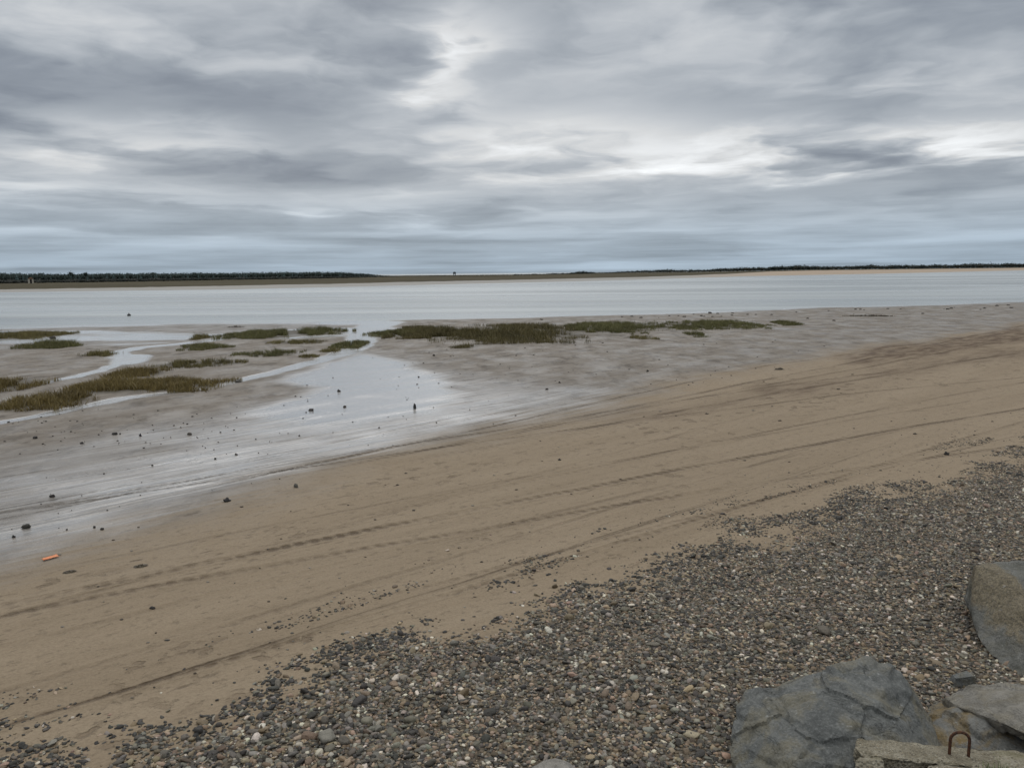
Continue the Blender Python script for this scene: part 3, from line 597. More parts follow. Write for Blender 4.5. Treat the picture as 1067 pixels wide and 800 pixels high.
def box(bm, c, d, bev=0.0, rz=0.0):
    r = bmesh.ops.create_cube(bm, size=1); vs = r['verts']
    for v in vs: v.co = Vector((v.co.x * d[0], v.co.y * d[1], v.co.z * d[2]))
    if rz: bmesh.ops.rotate(bm, verts=vs, cent=(0, 0, 0), matrix=Matrix.Rotation(rz, 3, 'Z'))
    bmesh.ops.translate(bm, verts=vs, vec=c)
    if bev:
        es = list({e for v in vs for e in v.link_edges}); bmesh.ops.bevel(bm, geom=es, offset=bev, segments=2, affect='EDGES')
def flat_mat(name, c, rough=.7, var=.4, sc=6.0, metal=0.0):
    s = NT(name); n = s.noise(s.obj(), sc, 4); cc = s.mix(s.mul(n, var), c, tuple(v * .45 for v in c))
    return s.bsdf(Base_Color=cc, Roughness=rough, Metallic=metal, Normal=s.bump(n, .01, .5))
def build_far_structures():
    # pale hut in front of the conifers
    _, w, sd, mb = col_at(32); D = math.hypot(mb.x, mb.y) * .93; d = ray(32, 292); k = D / math.hypot(d.x, d.y)
    root = link(bpy.data.objects.new('hut', None)); root.location = (d.x * k, d.y * k, .9); tag(root, 'small pale hut with rusty roof before the left conifer belt', 'hut')
    root.rotation_euler.z = math.atan2(d.x, d.y) * -1
    u = D / FPX
    wall = flat_mat('pale_render', (.42, .39, .33)); roof = flat_mat('rusty_roof', (.20, .11, .06)); dark = flat_mat('dark_timber', (.03, .03, .035))
    bm = bmesh.new(); box(bm, (-1.4 * u, 0, 2.2 * u), (1.5 * u, 3 * u, 4.4 * u)); box(bm, (1.45 * u, 0, 2.0 * u), (1.3 * u, 3 * u, 4.0 * u)); box(bm, (0.1 * u, .9 * u, 2.0 * u), (1.6 * u, 1.0 * u, 4.0 * u)); bm_obj('wall', bm, wall, root, False)
    bm = bmesh.new(); box(bm, (.1 * u, .2 * u, 1.7 * u), (1.45 * u, .3 * u, 3.4 * u)); bm_obj('door', bm, dark, root, False)
    bm = bmesh.new()
    for y0 in (-1.8 * u, 1.8 * u): pass
    a = [bm.verts.new((x, y, z)) for y in (-1.8 * u, 1.8 * u) for x, z in ((-2.5 * u, 4.2 * u), (0, 5.6 * u), (2.5 * u, 4.2 * u))]
    bm.faces.new((a[0], a[1], a[4], a[3])); bm.faces.new((a[1], a[2], a[5], a[4])); bm.faces.new((a[0], a[2], a[1])); bm.faces.new((a[3], a[4], a[5])); bm.faces.new((a[0], a[3], a[5], a[2]))
    bm_obj('roof', bm, roof, root, False)
    # lookout tower on the dunes
    _, w, sd, mb = col_at(473.5); D = math.hypot(mb.x, mb.y); d = ray(473.6, 286); k = D / math.hypot(d.x, d.y); u = 1.35 * D / FPX
    root = link(bpy.data.objects.new('lookout_tower', None)); root.location = (d.x * k, d.y * k, mb.z - .2); tag(root, 'tiny dark lookout tower breaking the skyline of the central far dunes', 'tower')
    m = flat_mat('tower_timber', (.06, .085, .11))
    for sx in (-1, 1):
        for sy in (-1, 1):
            bm = bmesh.new(); box(bm, (sx * .6 * u, sy * .6 * u, .7 * u), (.4 * u, .4 * u, 2.2 * u)); bm_obj('leg', bm, m, root, False)
    bm = bmesh.new(); box(bm, (0, 0, 2.3 * u), (2.0 * u, 2.0 * u, 1.3 * u)); bm_obj('cabin', bm, m, root, False)
    bm = bmesh.new(); bmesh.ops.create_cone(bm, segments=4, radius1=1.7 * u, radius2=.3 * u, depth=.5 * u, cap_ends=True); bmesh.ops.rotate(bm, verts=bm.verts, cent=(0, 0, 0), matrix=Matrix.Rotation(.785, 3, 'Z')); bmesh.ops.translate(bm, verts=bm.verts, vec=(0, 0, 3.2 * u)); bm_obj('roof', bm, m, root, False)
    # mooring buoy
    p = G(134.5, 329.2, WATER_Z); root = link(bpy.data.objects.new('buoy', None)); root.location = p; tag(root, 'dark mooring buoy floating alone on the left of the water', 'buoy')
    bm = bmesh.new(); bmesh.ops.create_uvsphere(bm, u_segments=20, v_segments=12, radius=.21); bmesh.ops.scale(bm, verts=bm.verts, vec=(1.1, 1, .95)); bmesh.ops.translate(bm, verts=bm.verts, vec=(0, 0, .10)); bm_obj('float', bm, flat_mat('buoy_plastic', (.03, .028, .03), .4), root)
    bm = bmesh.new(); bmesh.ops.create_cone(bm, segments=10, radius1=.05, radius2=.04, depth=.12, cap_ends=True); bmesh.ops.translate(bm, verts=bm.verts, vec=(0, 0, .34)); bm_obj('mooring_eye', bm, flat_mat('buoy_steel', (.06, .05, .045), .5), root)
build_far_structures()

# ------------------------------------------------------------------ stones
def stone_mesh(name, sub, seed, flat=.6, rough=.25, mat=None, freq=1.1):
    V, F = ico(sub); off = Vector((seed * 7.3, seed * 3.1, seed * 5.7)); out = []
    for v in V:
        q = Vector(v); d = 1 + rough * mnoise.noise(q * freq + off) + rough * .4 * mnoise.noise(q * freq * 2.7 + off)
        p = q * d; out.append((p.x, p.y * .82, p.z * flat))
    me = mesh_np(name, out, F, np.full(len(F), 3), mat); return me
def pebble_material():
    s = NT('pebble'); c = s.attr('pcol', 'OBJECT', 'Color') ; n = s.noise(s.obj(), 2.2, 4, .6)
    c = s.mix(s.mul(s.ss(n, .45, .7), .5), c, s.scale(c, (.55, .55, .55)))
    return s.bsdf(Base_Color=c, Roughness=.62, Specular_IOR_Level=.35, Normal=s.bump(n, .08, .4))
def pebble_inst_material():
    s = NT('shingle_pebble'); c = s.attr('pcol', 'INSTANCER', 'Color')
    n = s.noise(s.obj(), 2.5, 3, .6); c = s.mix(s.mul(s.ss(n, .45, .75), .5), c, s.scale(c, (.55, .55, .55)))
    return s.bsdf(Base_Color=c, Roughness=.65, Specular_IOR_Level=.35)
PEBCOLS = [('dark slate', (.042, .039, .034), 27), ('grey green', (.115, .104, .082), 20), ('mid grey', (.178, .164, .138), 17), ('brown', (.150, .112, .073), 18), ('tan', (.255, .20, .137), 13), ('pale cream', (.44, .40, .33), 6), ('pinkish', (.25, .18, .13), 4)]
CAMM = np.array([list(RT), list(UP), list(FW)])
def project(x, y, z):
    P = np.stack([x, y, z - H], -1) @ CAMM.T
    return W0 / 2 + FPX * P[:, 0] / P[:, 2], 400 - FPX * P[:, 1] / P[:, 2], P[:, 2]
PEB_M = pebble_material()
PROTOS = [stone_mesh('pebble', 3, k + 1, .5 + .07 * (k % 4), .38, PEB_M) for k in range(8)]
BOULDER_FOOT = []          # (x, y, r) filled below; no pebbles inside
def build_pebbles():
    n = 1000000
    x = rng.uniform(-9, 27, n); y = rng.uniform(5.2, 28, n)
    es = edge_s(x, y)
    r, ph = fan(x, y)
    patch = fbm(r * .45, ph * 110, 4, 91); fine = fbm(x * 3, y * 3, 2, 92)
    dens = sstep(-.5, 1.1, es + (patch - .5) * 3.0 + (fine - .5) * 1.4)
    dens = np.maximum(dens * .97, .4 * sstep(.62, .72, patch) * sstep(-2.0, -.6, es))
    stray = .004 * sstep(-4, -1, es)
    keep = rng.random(n) < np.maximum(dens, stray)
    x, y, es, dens = x[keep], y[keep], es[keep], dens[keep]
    z = terrain_z(x, y); px, py, dep = project(x, y, z)
    k = (px > -160) & (px < 1420) & (py < 960) & (py > 430)
    x, y, z, es, px, py, dep, dens = [a[k] for a in (x, y, z, es, px, py, dep, dens)]
    med = np.interp(px, [0, 300, 700, 1067], [.0205, .0200, .0185, .0158]) * (1 + .25 * (fbm(x * .5, y * .5, 2, 93) - .5))
    size = med * np.exp(rng.normal(0, .36, len(x))); size = np.clip(size, .009, .085)
    size = np.where(rng.random(len(x)) < .007, size * 1.9, size); size = np.where(es < -.4, size * .8, size)
    size = np.minimum(size, .10)
    # thin out so that cover stays even whatever the stone size
    keep = rng.random(len(x)) < np.clip(1.15 * (.021 / med) ** 2 * .95, .2, 1)
    x, y, z, es, px, py, dep, size, dens = [a[keep] for a in (x, y, z, es, px, py, dep, size, dens)]
    w = np.array([c[2] for c in PEBCOLS], float); ci = rng.choice(len(PEBCOLS), len(x), p=w / w.sum())
    dark_edge = (es < .6) & (rng.random(len(x)) < .45); ci[dark_edge] = 0
    base = np.array([c[1] for c in PEBCOLS])[ci] * rng.uniform(.5, 1.45, (len(x), 1)) * (1 + rng.uniform(-.06, .06, (len(x), 3)))
    scl = np.stack([size * rng.uniform(.9, 1.4, len(x)), size * rng.uniform(.75, 1.05, len(x)), size * rng.uniform(.55, 1.1, len(x))], -1)
    rot = np.stack([rng.normal(0, .28, len(x)), rng.normal(0, .28, len(x)), rng.uniform(0, 6.283, len(x))], -1)
    z = z + size * rng.uniform(-.12, .42, len(x)) * (.3 + .7 * dens)
    big = np.argsort(-(size / dep) * ((px > 0) & (px < 1067) & (py < 800) & (es > -.2) & ~((px > 755) & (py > 675))))[:300]
    for i in big:
        o = bpy.data.objects.new('pebble', random.choice(PROTOS)); COL.objects.link(o)
        o.location = (x[i], y[i], z[i] + size[i] * .12); o.scale = scl[i]; o.rotation_euler = rot[i]; o['pcol'] = [float(v) for v in base[i]]
        tag(o, f'{PEBCOLS[ci[i]][0]} pebble, larger than the shingle it lies on', 'pebble', f'larger {PEBCOLS[ci[i]][0]} pebbles on the shingle bank')
    m = np.ones(len(x), bool); m[big] = False
    x, y, z, scl, rot, base = x[m], y[m], z[m], scl[m], rot[m], base[m]
    print('pebbles', len(x))
    me = bpy.data.meshes.new('shingle'); me.vertices.add(len(x)); me.vertices.foreach_set('co', np.stack([x, y, z], -1).astype(np.float32).ravel())
    a = me.attributes.new('scl', 'FLOAT_VECTOR', 'POINT'); a.data.foreach_set('vector', scl.astype(np.float32).ravel())
    a = me.attributes.new('rot', 'FLOAT_VECTOR', 'POINT'); a.data.foreach_set('vector', rot.astype(np.float32).ravel())
    cattr(me, 'pcol', base.astype(np.float32))
    o = link(bpy.data.objects.new('shingle', me)); me.materials.append(pebble_inst_material())
    tag(o, 'bank of mixed grey, brown and cream shingle sloping to the sand', 'shingle', kind='stuff')
    ng = bpy.data.node_groups.new('shingle_spread', 'GeometryNodeTree')
    ng.interface.new_socket('Geometry', in_out='INPUT', socket_type='NodeSocketGeometry'); ng.interface.new_socket('Geometry', in_out='OUTPUT', socket_type='NodeSocketGeometry')
    N = ng.nodes; L = ng.links
    gi, go = N.new('NodeGroupInput'), N.new('NodeGroupOutput')
    g2i = N.new('GeometryNodeGeometryToInstance')
    for q in range(9):
        ic = N.new('GeometryNodeMeshIcoSphere'); ic.inputs['Radius'].default_value = 1; ic.inputs['Subdivisions'].default_value = 2
        tx = N.new('ShaderNodeTexNoise'); tx.noise_dimensions = '4D'; tx.inputs['W'].default_value = q * 3.7; tx.inputs['Scale'].default_value = .95; tx.inputs['Detail'].default_value = 2
        sb = N.new('ShaderNodeVectorMath'); sb.operation = 'SUBTRACT'; sb.inputs[1].default_value = (.5, .5, .5)
        ml = N.new('ShaderNodeVectorMath'); ml.operation = 'MULTIPLY'; f = 2.1; ml.inputs[1].default_value = (f, f, f)
        sc = N.new('GeometryNodeTransform'); sc.inputs['Scale'].default_value = (1, .9, .5 + .06 * (q % 4))
        spn = N.new('GeometryNodeSetPosition'); sm = N.new('GeometryNodeSetShadeSmooth'); mt = N.new('GeometryNodeSetMaterial'); mt.inputs['Material'].default_value = me.materials[0]
        L.new(tx.outputs['Color'], sb.inputs[0]); L.new(sb.outputs[0], ml.inputs[0]); L.new(ml.outputs[0], spn.inputs['Offset'])
        L.new(ic.outputs['Mesh'], spn.inputs['Geometry']); L.new(spn.outputs[0], sc.inputs['Geometry']); L.new(sc.outputs[0], sm.inputs[0]); L.new(sm.outputs[0], mt.inputs[0]); L.new(mt.outputs[0], g2i.inputs[0])
    iop = N.new('GeometryNodeInstanceOnPoints'); iop.inputs['Pick Instance'].default_value = True
    def na(nm, dt):
        z = N.new('GeometryNodeInputNamedAttribute'); z.data_type = dt; z.inputs['Name'].default_value = nm; return z.outputs['Attribute']
    e2r = N.new('FunctionNodeEulerToRotation'); L.new(na('rot', 'FLOAT_VECTOR'), e2r.inputs[0])
    rv = N.new('FunctionNodeRandomValue'); rv.data_type = 'INT'; rv.inputs['Min'].default_value if False else None
    for sck in rv.inputs:
        if sck.name == 'Min' and sck.type == 'INT': sck.default_value = 0
        if sck.name == 'Max' and sck.type == 'INT': sck.default_value = 8
    ro = [q for q in rv.outputs if q.type == 'INT'][0]
    L.new(gi.outputs[0], iop.inputs['Points']); L.new(g2i.outputs[0], iop.inputs['Instance']); L.new(ro, iop.inputs['Instance Index']); L.new(e2r.outputs[0], iop.inputs['Rotation']); L.new(na('scl', 'FLOAT_VECTOR'), iop.inputs['Scale']); L.new(iop.outputs[0], go.inputs[0])
    md = o.modifiers.new('shingle_spread', 'NODES'); md.node_group = ng

# ------------------------------------------------------------------ stones strewn on the mud and sand
def build_mud_stones():
    dk = (.030, .027, .025); md_ = (.07, .062, .052)
    named = [  # px, py (foot), width px, height px, colour, label
        (54, 353, 6, 3, dk, 'dark rock at the right tip of the leftmost grass strip'),
        (248, 398, 8, 3.6, (.09, .085, .075), 'grey green stone lying in the long creek'),
        (432, 425.5, 3.6, 7, (.035, .035, .035), 'upright dark stone standing in the shining wet patch'),
        (353, 408, 4.5, 3, dk, 'dark stone in the middle of the shining wet patch'),
        (359, 424.5, 4.5, 2.6, (.05, .042, .034), 'brown stone below the centre of the shining wet patch'),
        (324, 428, 6.5, 3, dk, 'dark stone with small crumbs beside it at the wet patch edge'),
        (26, 550.5, 8, 4.6, (.032, .030, .024), 'flat dark stone on the wet sand above the orange scrap'),
        (236, 522.5, 8.5, 4.6, (.022, .021, .022), 'black oblong block at the lower edge of the wet sand'),
        (308, 508, 5.5, 5.5, (.11, .105, .09), 'rounded grey pebble just below the wet sand edge'),
        (14, 560, 3.5, 3, dk, 'small dark stone nearest the left edge on wet sand'),
        (98, 550, 3, 2.6, dk, 'small dark stone, left one of a pair above the sand edge'),
        (106, 552, 4.5, 2.6, dk, 'small dark stone, right one of a pair above the sand edge'),
        (53.5, 518, 5.5, 3, dk, 'dark stone on the streaked wet sand, left part'),
        (146, 454.5, 3, 3.2, (.025, .024, .035), 'dark bluish stone on the mud above the streaked wet sand'),
        (197, 453, 5, 3, md_, 'grey brown stone at the upper edge of the streaked wet sand'),
        (246, 474, 3.5, 2.4, dk, 'dark stone on the wet sand, right of another smaller one'),
        (224, 478.5, 3, 2.2, dk, 'smaller dark stone left of another on the wet sand'),
        (36, 457, 5.5, 3, dk, 'dark lump on the grey mud below the long creek'),
        (119, 453, 6, 3, dk, 'flat dark lump with pale spots on the grey mud'),
        (85, 462.5, 4.5, 2.4, dk, 'thin dark lump on grey mud left of the bluish stone'),
        (452, 371, 3, 2.8, (.05, .04, .034), 'brownish stone on bare mud right of the shining wet patch'),
        (675, 387, 3, 2.4, dk, 'dark stone alone on the grey mud below the patchy bed'),
        (583, 399, 3, 2.2, dk, 'dark stone above the first tyre tracks'),
        (570, 406, 4, 2.2, dk, 'flat dark stone at the fading edge of the wet sand'),
        (578, 612.5, 7, 4.5, (.09, .065, .035), 'ochre brown stone on sand at the shingle edge'),
        (583, 479.5, 4, 2.4, dk, 'dark stone on dry sand between two tyre tracks'),
        (158, 634.5, 6.5, 3, dk, 'flat dark stone on dry brown sand at lower left'),
        (987, 474, 5.5, 4, dk, 'dark stone on sand just above the shingle at right'),
        (740, 326.5, 5, 2, dk, 'dark weedy lump at the waterline, right of centre'),
        (753, 322, 3, 2, dk, 'dark rock just off the waterline in the shallow water'),
    ]
    mats = {}
    def st(px, py, wpx, hpx, col, label, group, sd):
        p = ground_point(px, py); d = (p - CAM).length
        u = d / FPX; o = link(bpy.data.objects.new('stone', MUDP[sd % len(MUDP)])); o['pcol'] = list(col)
        hw = wpx * u * .39; hh = max(hpx * u, .02) ; o.scale = (hw, hw * random.uniform(.7, 1.1), hh * .95); o.location = (p.x, p.y + hw * .5, p.z + hh * .12); o.rotation_euler.z = random.uniform(-.4, .4)
        tag(o, label, 'stone', group)
    MUDP = [stone_mesh('stone', 3, 40 + k, .62, .5, PEB_M, 1.6) for k in range(6)]
    for k, (px, py, w, h, c, lab) in enumerate(named): st(px, py, w, h, c, lab, 'stones strewn over the mud and sand', k)
    wet = [(0, 470), (110, 452), (240, 424), (300, 410), (345, 376), (372, 364), (440, 380), (478, 402), (540, 412), (545, 434), (400, 472), (260, 508), (100, 556), (0, 580)]
    for k in range(90):
        while True:
            px, py = random.uniform(0, 545), random.uniform(364, 580)
            q = np.array([px]), np.array([py])
            if inside(q[0], q[1], [(a, float(b)) for a, b in wet])[0] and random.random() < (1.0 if py < 470 else .35): break
        w = random.choice([.9, 1.1, 1.3, 1.6, 2.2]); st(px, py, w, w * random.uniform(.5, .75), dk, 'tiny dark stone scattered among many on the wet sand', 'tiny dark stones on the wet sand', k)
    for k in range(46):
        px = random.uniform(560, 1060); py = interp([(560, 333), (800, 325), (1067, 317)], px) + random.expovariate(1 / 3.0)
        w = random.uniform(1.6, 4.5); st(px, py, w, w * .35, (.04, .036, .03), 'small dark weedy lump strewn along the waterline', 'weedy lumps along the waterline', k)
    for k in range(60):
        px = random.uniform(0, 260); py = random.uniform(425, 470); w = random.uniform(1.2, 2.6); st(px, py, w, w * .5, (.045, .04, .034), 'crumb of dark mud among many below the creek', 'mud crumbs below the creek', k)
    for k in range(55):
        px = random.uniform(420, 860); py = random.uniform(352, 402); w = random.uniform(1.2, 2.8); st(px, py, w, w * .4, (.055, .046, .038), 'speck of dark debris on the grey mud below the marsh bed', 'debris specks on the grey mud', k)
    for k in range(80):
        px = random.uniform(40, 1040); y0 = interp([(0, 575), (530, 440), (860, 372), (1067, 350)], px); y1 = interp([(0, 770), (640, 585), (1067, 455)], px); py = random.uniform(y0 + 8, y1)
        w = random.uniform(2, 4.5); st(px, py, w, w * .35, random.choice([(.05, .04, .03), (.06, .045, .03), (.2, .18, .15)]), 'flake of weed or shell lying on the dry brown sand', 'flakes on the dry sand', k)
build_mud_stones()

def build_debris():
    p = ground_point(51, 583); u = (p - CAM).length / FPX
    s = NT('orange_plastic'); n = s.noise(s.obj(), 9, 4)
    m = s.bsdf(Base_Color=s.mix(s.ss(n, .5, .7), (.62, .19, .06), (.60, .30, .16)), Roughness=.5)
    bm = bmesh.new(); L, Wd = .26, .085
    bmesh.ops.create_grid(bm, x_segments=10, y_segments=4, size=.5)
    for v in bm.verts: v.co = Vector((v.co.x * L + random.uniform(-.006, .006), v.co.y * Wd * (1 + .25 * v.co.x) + random.uniform(-.006, .006), .012 + .012 * (v.co.x) ** 2 + random.uniform(0, .008)))
    bmesh.ops.solidify(bm, geom=bm.faces[:], thickness=.010)
    o = bm_obj('plastic_scrap', bm, m); o.location = p + Vector((0, .04, .018)); o.rotation_euler = (.12, 0, .95); tag(o, 'torn bright orange plastic strip lying on the damp sand', 'litter')
    # clump of dry seaweed
    sw = NT('seaweed'); sw = sw.bsdf(Base_Color=sw.mix(sw.noise(sw.obj(), 20), (.03, .022, .012), (.085, .062, .03)), Roughness=.5)
    for px, py, w, lab in [(73, 596, 9, 'tangled brown seaweed clump right below the orange plastic strip'), (147, 590, 10, 'flattened seaweed scrap on sand right of the tangled clump'), (905, 329.5, 46, 'long dark line of stranded seaweed on the far right mud'), (246, 341, 16, 'dark pile of twigs and weed by the water above the long grass strip'), (812, 385, 10, 'small seaweed scrap on trampled brown sand')]:
        p = ground_point(px, py); u = (p - CAM).length / FPX; r = w * u / 2; V = []; F = []
        for k in range(90 if w < 20 else 240):
            a = random.uniform(0, 6.28); q = random.random() ** .6; c = Vector((math.cos(a) * q * r, math.sin(a) * q * r * (.6 if w < 14 else .25), 0)); c.y += c.x * (.2 if w < 20 else -.18)
            L = random.uniform(.25, .8) * min(r, .35); an = random.uniform(0, 6.28); dv = Vector((math.cos(an), math.sin(an), 0)); nv = Vector((-dv.y, dv.x, 0)) * random.uniform(.006, .016) * max(1, r)
            b = len(V); h = random.uniform(.3, 1) * min(r, .5) * .5 * (1 - q * .6)
            for t in range(4):
                cc = c + dv * L * (t / 3 - .5) + Vector((0, 0, h * math.sin(t / 3 * math.pi) + .006)); V += [tuple(cc - nv), tuple(cc + nv)]
            for t in range(3): F.append((b + 2 * t, b + 2 * t + 1, b + 2 * t + 3, b + 2 * t + 2))
        me = bpy.data.meshes.new('seaweed'); me.from_pydata(V, [], F); me.materials.append(sw); o = link(bpy.data.objects.new('seaweed', me)); o.location = p; tag(o, lab, 'seaweed', 'stranded seaweed and weed scraps')
build_debris()

# ------------------------------------------------------------------ boulders
def rock_material(name, base, dark, stain, stain_amt=.5, pale=(.30, .31, .30), sc=1.0, seed=0.0, face=None):
    s = NT(name); P0 = s.obj(); P = s.n('ShaderNodeVectorMath', operation='ADD'); s.put(P.inputs[0], P0); P.inputs[1].default_value = (seed, seed * 2, seed * 3); P = P.outputs[0]
    a = s.noise(P, 1.6 * sc, 6, .62, .4); b = s.noise(P, 6 * sc, 6, .65); c_ = s.noise(P, 40 * sc, 4, .65); v = s.voro(s.scale(P, (1, 1, 2.2)), 3.2 * sc, 'DISTANCE_TO_EDGE')
    strata = s.noise(s.scale(P, (1.0, 1.5, 7.0)), 1.4 * sc, 5, .6, .6)
    c = s.mix(s.ss(a, .35, .65), dark, base)
    c = s.mix(s.mul(s.ss(b, .42, .7), .5), c, s.scale(base, (1.25, 1.22, 1.15)) if False else tuple(min(1, q * 1.3) for q in base))
    st = s.mul(s.ss(s.noise(P, 1.9 * sc, 4, .6, .8), .44, .60), stain_amt)
    st = s.mul(st, s.lin(b, .3, .6, .5, 1.1)); c = s.mix(s.math('MINIMUM', st, 1.0), c, stain)
    if face:                                              # a grainy brown tone over one side and part of the height
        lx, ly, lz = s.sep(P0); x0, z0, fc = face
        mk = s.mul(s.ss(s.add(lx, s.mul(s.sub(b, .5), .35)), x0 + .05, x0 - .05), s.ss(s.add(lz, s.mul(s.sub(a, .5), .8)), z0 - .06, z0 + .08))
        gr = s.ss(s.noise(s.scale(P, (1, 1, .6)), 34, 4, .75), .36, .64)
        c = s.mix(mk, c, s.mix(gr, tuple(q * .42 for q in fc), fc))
    c = s.mix(s.mul(s.ss(s.noise(P, 9 * sc, 3, .7), .64, .72), .55), c, pale)
    c = s.mix(s.mul(s.ss(c_, .5, .72), .5), c, tuple(q * .5 for q in dark)); c = s.mix(s.mul(s.ss(c_, .5, .3), .25), c, pale)
    crack = s.ss(s.math('ABSOLUTE', s.sub(s.noise(P, 1.3 * sc, 5, .6, 1.2), .5)), .0, .012)
    c = s.mix(s.mul(s.sub(1.0, crack), s.mul(s.ss(a, .42, .6), .5)), c, (.03, .03, .03))
    h = s.add(s.mul(a, .06), s.add(s.mul(b, .034), s.mul(c_, .010))); h = s.add(h, s.mul(strata, .025)); h = s.add(h, s.mul(crack, .006))
    return s.bsdf(Base_Color=c, Roughness=.72, Specular_IOR_Level=.35, Normal=s.bump(h, 1.0, .9))
def rock(name, pts, mat, label, cat, rough=.03, seed=0, cuts=5, parent=None, group=None, chip=.05):
    bm = bmesh.new()
    for p in pts: bm.verts.new(p)
    r = bmesh.ops.convex_hull(bm, input=bm.verts[:])
    for v in [v for v in bm.verts if not v.link_faces]: bm.verts.remove(v)
    bmesh.ops.triangulate(bm, faces=bm.faces[:])
    for k in range(cuts):
        Lm = max(e.calc_length() for e in bm.edges); es = [e for e in bm.edges if e.calc_length() > Lm * .45]
        bmesh.ops.subdivide_edges(bm, edges=es, cuts=1, use_grid_fill=False); bmesh.ops.triangulate(bm, faces=[f for f in bm.faces if len(f.verts) > 3])
    for k in range(1): bmesh.ops.smooth_vert(bm, verts=bm.verts[:], factor=.3, use_axis_x=True, use_axis_y=True, use_axis_z=True)
    bm.normal_update(); c0 = sum((v.co for v in bm.verts), Vector()) / len(bm.verts); off = Vector((seed * 9.1, seed * 4.7, seed * 2.3))
    for v in bm.verts:
        q = v.co + off
        d = rough * 1.6 * mnoise.noise(q * 1.5) + rough * mnoise.noise(q * 4.2) + rough * .35 * mnoise.noise(q * 11)
        vo = mnoise.voronoi(q * 2.0)[0]; d -= chip * max(0, .16 - (vo[1] - vo[0])) / .16 * .5
        d += chip * .9 * (mnoise.cell(q * 1.7 + Vector((mnoise.noise(q * 2), mnoise.noise(q * 2 + off), 0)) * .5) ** 1 - .5) * .5
        v.co += v.normal * d
    bmesh.ops.smooth_vert(bm, verts=bm.verts[:], factor=.12, use_axis_x=True, use_axis_y=True, use_axis_z=True)
    low = min(v.co.z for v in bm.verts); org = Vector((c0.x, c0.y, low))
    if parent is None:
        bmesh.ops.translate(bm, verts=bm.verts, vec=-org)
    o = bm_obj(name, bm, mat, parent)
    if parent is None: o.location = org; tag(o, label, cat, group)
    for p in o.data.polygons: p.use_smooth = True
    try: o.data.set_sharp_from_angle(angle=math.radians(38))
    except Exception: pass
    return o
def build_boulders():
    slate = rock_material('slate_rock', (.122, .127, .122), (.068, .073, .072), (.150, .132, .085), .6, (.30, .31, .31))
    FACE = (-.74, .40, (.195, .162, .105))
    brownr = rock_material('brown_grey_rock', (.150, .150, .140), (.078, .080, .070), (.10, .09, .055), .4, (.32, .32, .31), 1.9, 3.0, FACE)
    ochre = rock_material('ochre_rock', (.15, .152, .145), (.075, .076, .07), (.15, .105, .04), .9, (.25, .25, .24), 1.2, 6.0)
    granite = rock_material('granite_rock', (.26, .25, .23), (.18, .17, .155), (.2, .17, .13), .2, (.42, .41, .39), 2.0, 9.0)
    A = AT
    # big slate boulder: silhouette points high at the back, face towards the camera, foot below the frame
    pts = [G(905, 681, .88), G(930, 691, .84), G(868, 692, .84), G(830, 706, .76), G(777, 719, .58), G(947, 722, .66), G(962, 745, .50), G(983, 775, .35), G(768, 735, .52), G(760, 775, .34), G(766, 810, .18), G(850, 735, .76), G(915, 735, .78), G(830, 790, .56), G(900, 800, .5), G(950, 790, .48), G(775, 870, 0.0), G(975, 860, .05), G(995, 820, .15)]
    pts += [Vector((p[0], p[1], .1)) for p in [(2.35, 7.7), (2.7, 8.1), (3.5, 8.5), (4.2, 8.2), (4.6, 7.4)]]
    rock('boulder', pts, slate, 'big blue grey slate boulder with ochre stains behind the concrete block', 'boulder', .022, 1, 7, chip=.055, group='rock armour boulders')
    pts = [G(1014, 587, .95), G(1034, 584, .98), G(1052, 586, .99), G(1100, 583, 1.0), G(1190, 588, 1.0), G(1011, 640, .45), G(1052, 600, .96), G(1018, 664, .3), G(1043, 696, .18), G(1070, 716, .15), G(1140, 760, .15), G(1200, 760, .15), G(1058, 650, .55)]
    pts += [Vector((p[0], p[1], .15)) for p in [(6.7, 11.0), (9, 11.3), (9.4, 9.6)]]
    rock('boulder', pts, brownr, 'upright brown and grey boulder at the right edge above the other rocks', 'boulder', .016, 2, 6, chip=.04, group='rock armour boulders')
    pts = [G(968, 754, .35), G(985, 740, .42), G(1015, 734, .46), G(1060, 742, .42), G(1110, 752, .4), G(975, 800, .2), G(1028, 752, .45), G(1035, 795, .2), G(1110, 805, .15), G(970, 840, .05), G(1110, 860, .05)]
    pts += [Vector((p[0], p[1], .1)) for p in [(4.7, 8.2), (6.4, 8.4), (6.6, 6.8), (4.5, 6.9)]]
    rock('boulder', pts, ochre, 'ochre stained boulder behind the rusty iron loop', 'boulder', .018, 3, 6, chip=.045, group='rock armour boulders')
    pts = [G(985, 727, .42), G(1008, 715, .50), G(1040, 710, .56), G(1100, 711, .60), G(998, 736, .46), G(1022, 738, .54), G(1047, 754, .54), G(1067, 764, .54), G(1120, 780, .55), G(1160, 730, .62), G(1075, 734, .68), G(1130, 745, .7)]
    pts += [p - Vector((0, -.10, .13)) for p in pts[:10]]
    rock('boulder', pts, rock_material('ledge_rock', (.21, .20, .178), (.12, .113, .097), (.14, .115, .06), .4, (.33, .32, .30), 1.6, 12.0), 'rough grey slab of rock lying over the ochre stained boulder', 'boulder', .022, 4, 6, chip=.05, group='rock armour boulders')
    p = ground_point(1006, 716); pts = [p + Vector(v) for v in [(-.14, 0, -.05), (.16, .02, -.05), (.1, .22, -.03), (-.12, .2, -.04), (-.1, .03, .10), (.12, .04, .12), (.1, .16, .12), (-.08, .15, .09)]]
    rock('boulder', pts, slate, 'small grey rock wedged behind the rough slab', 'boulder', .006, 5, 4, chip=.012, group='rock armour boulders')
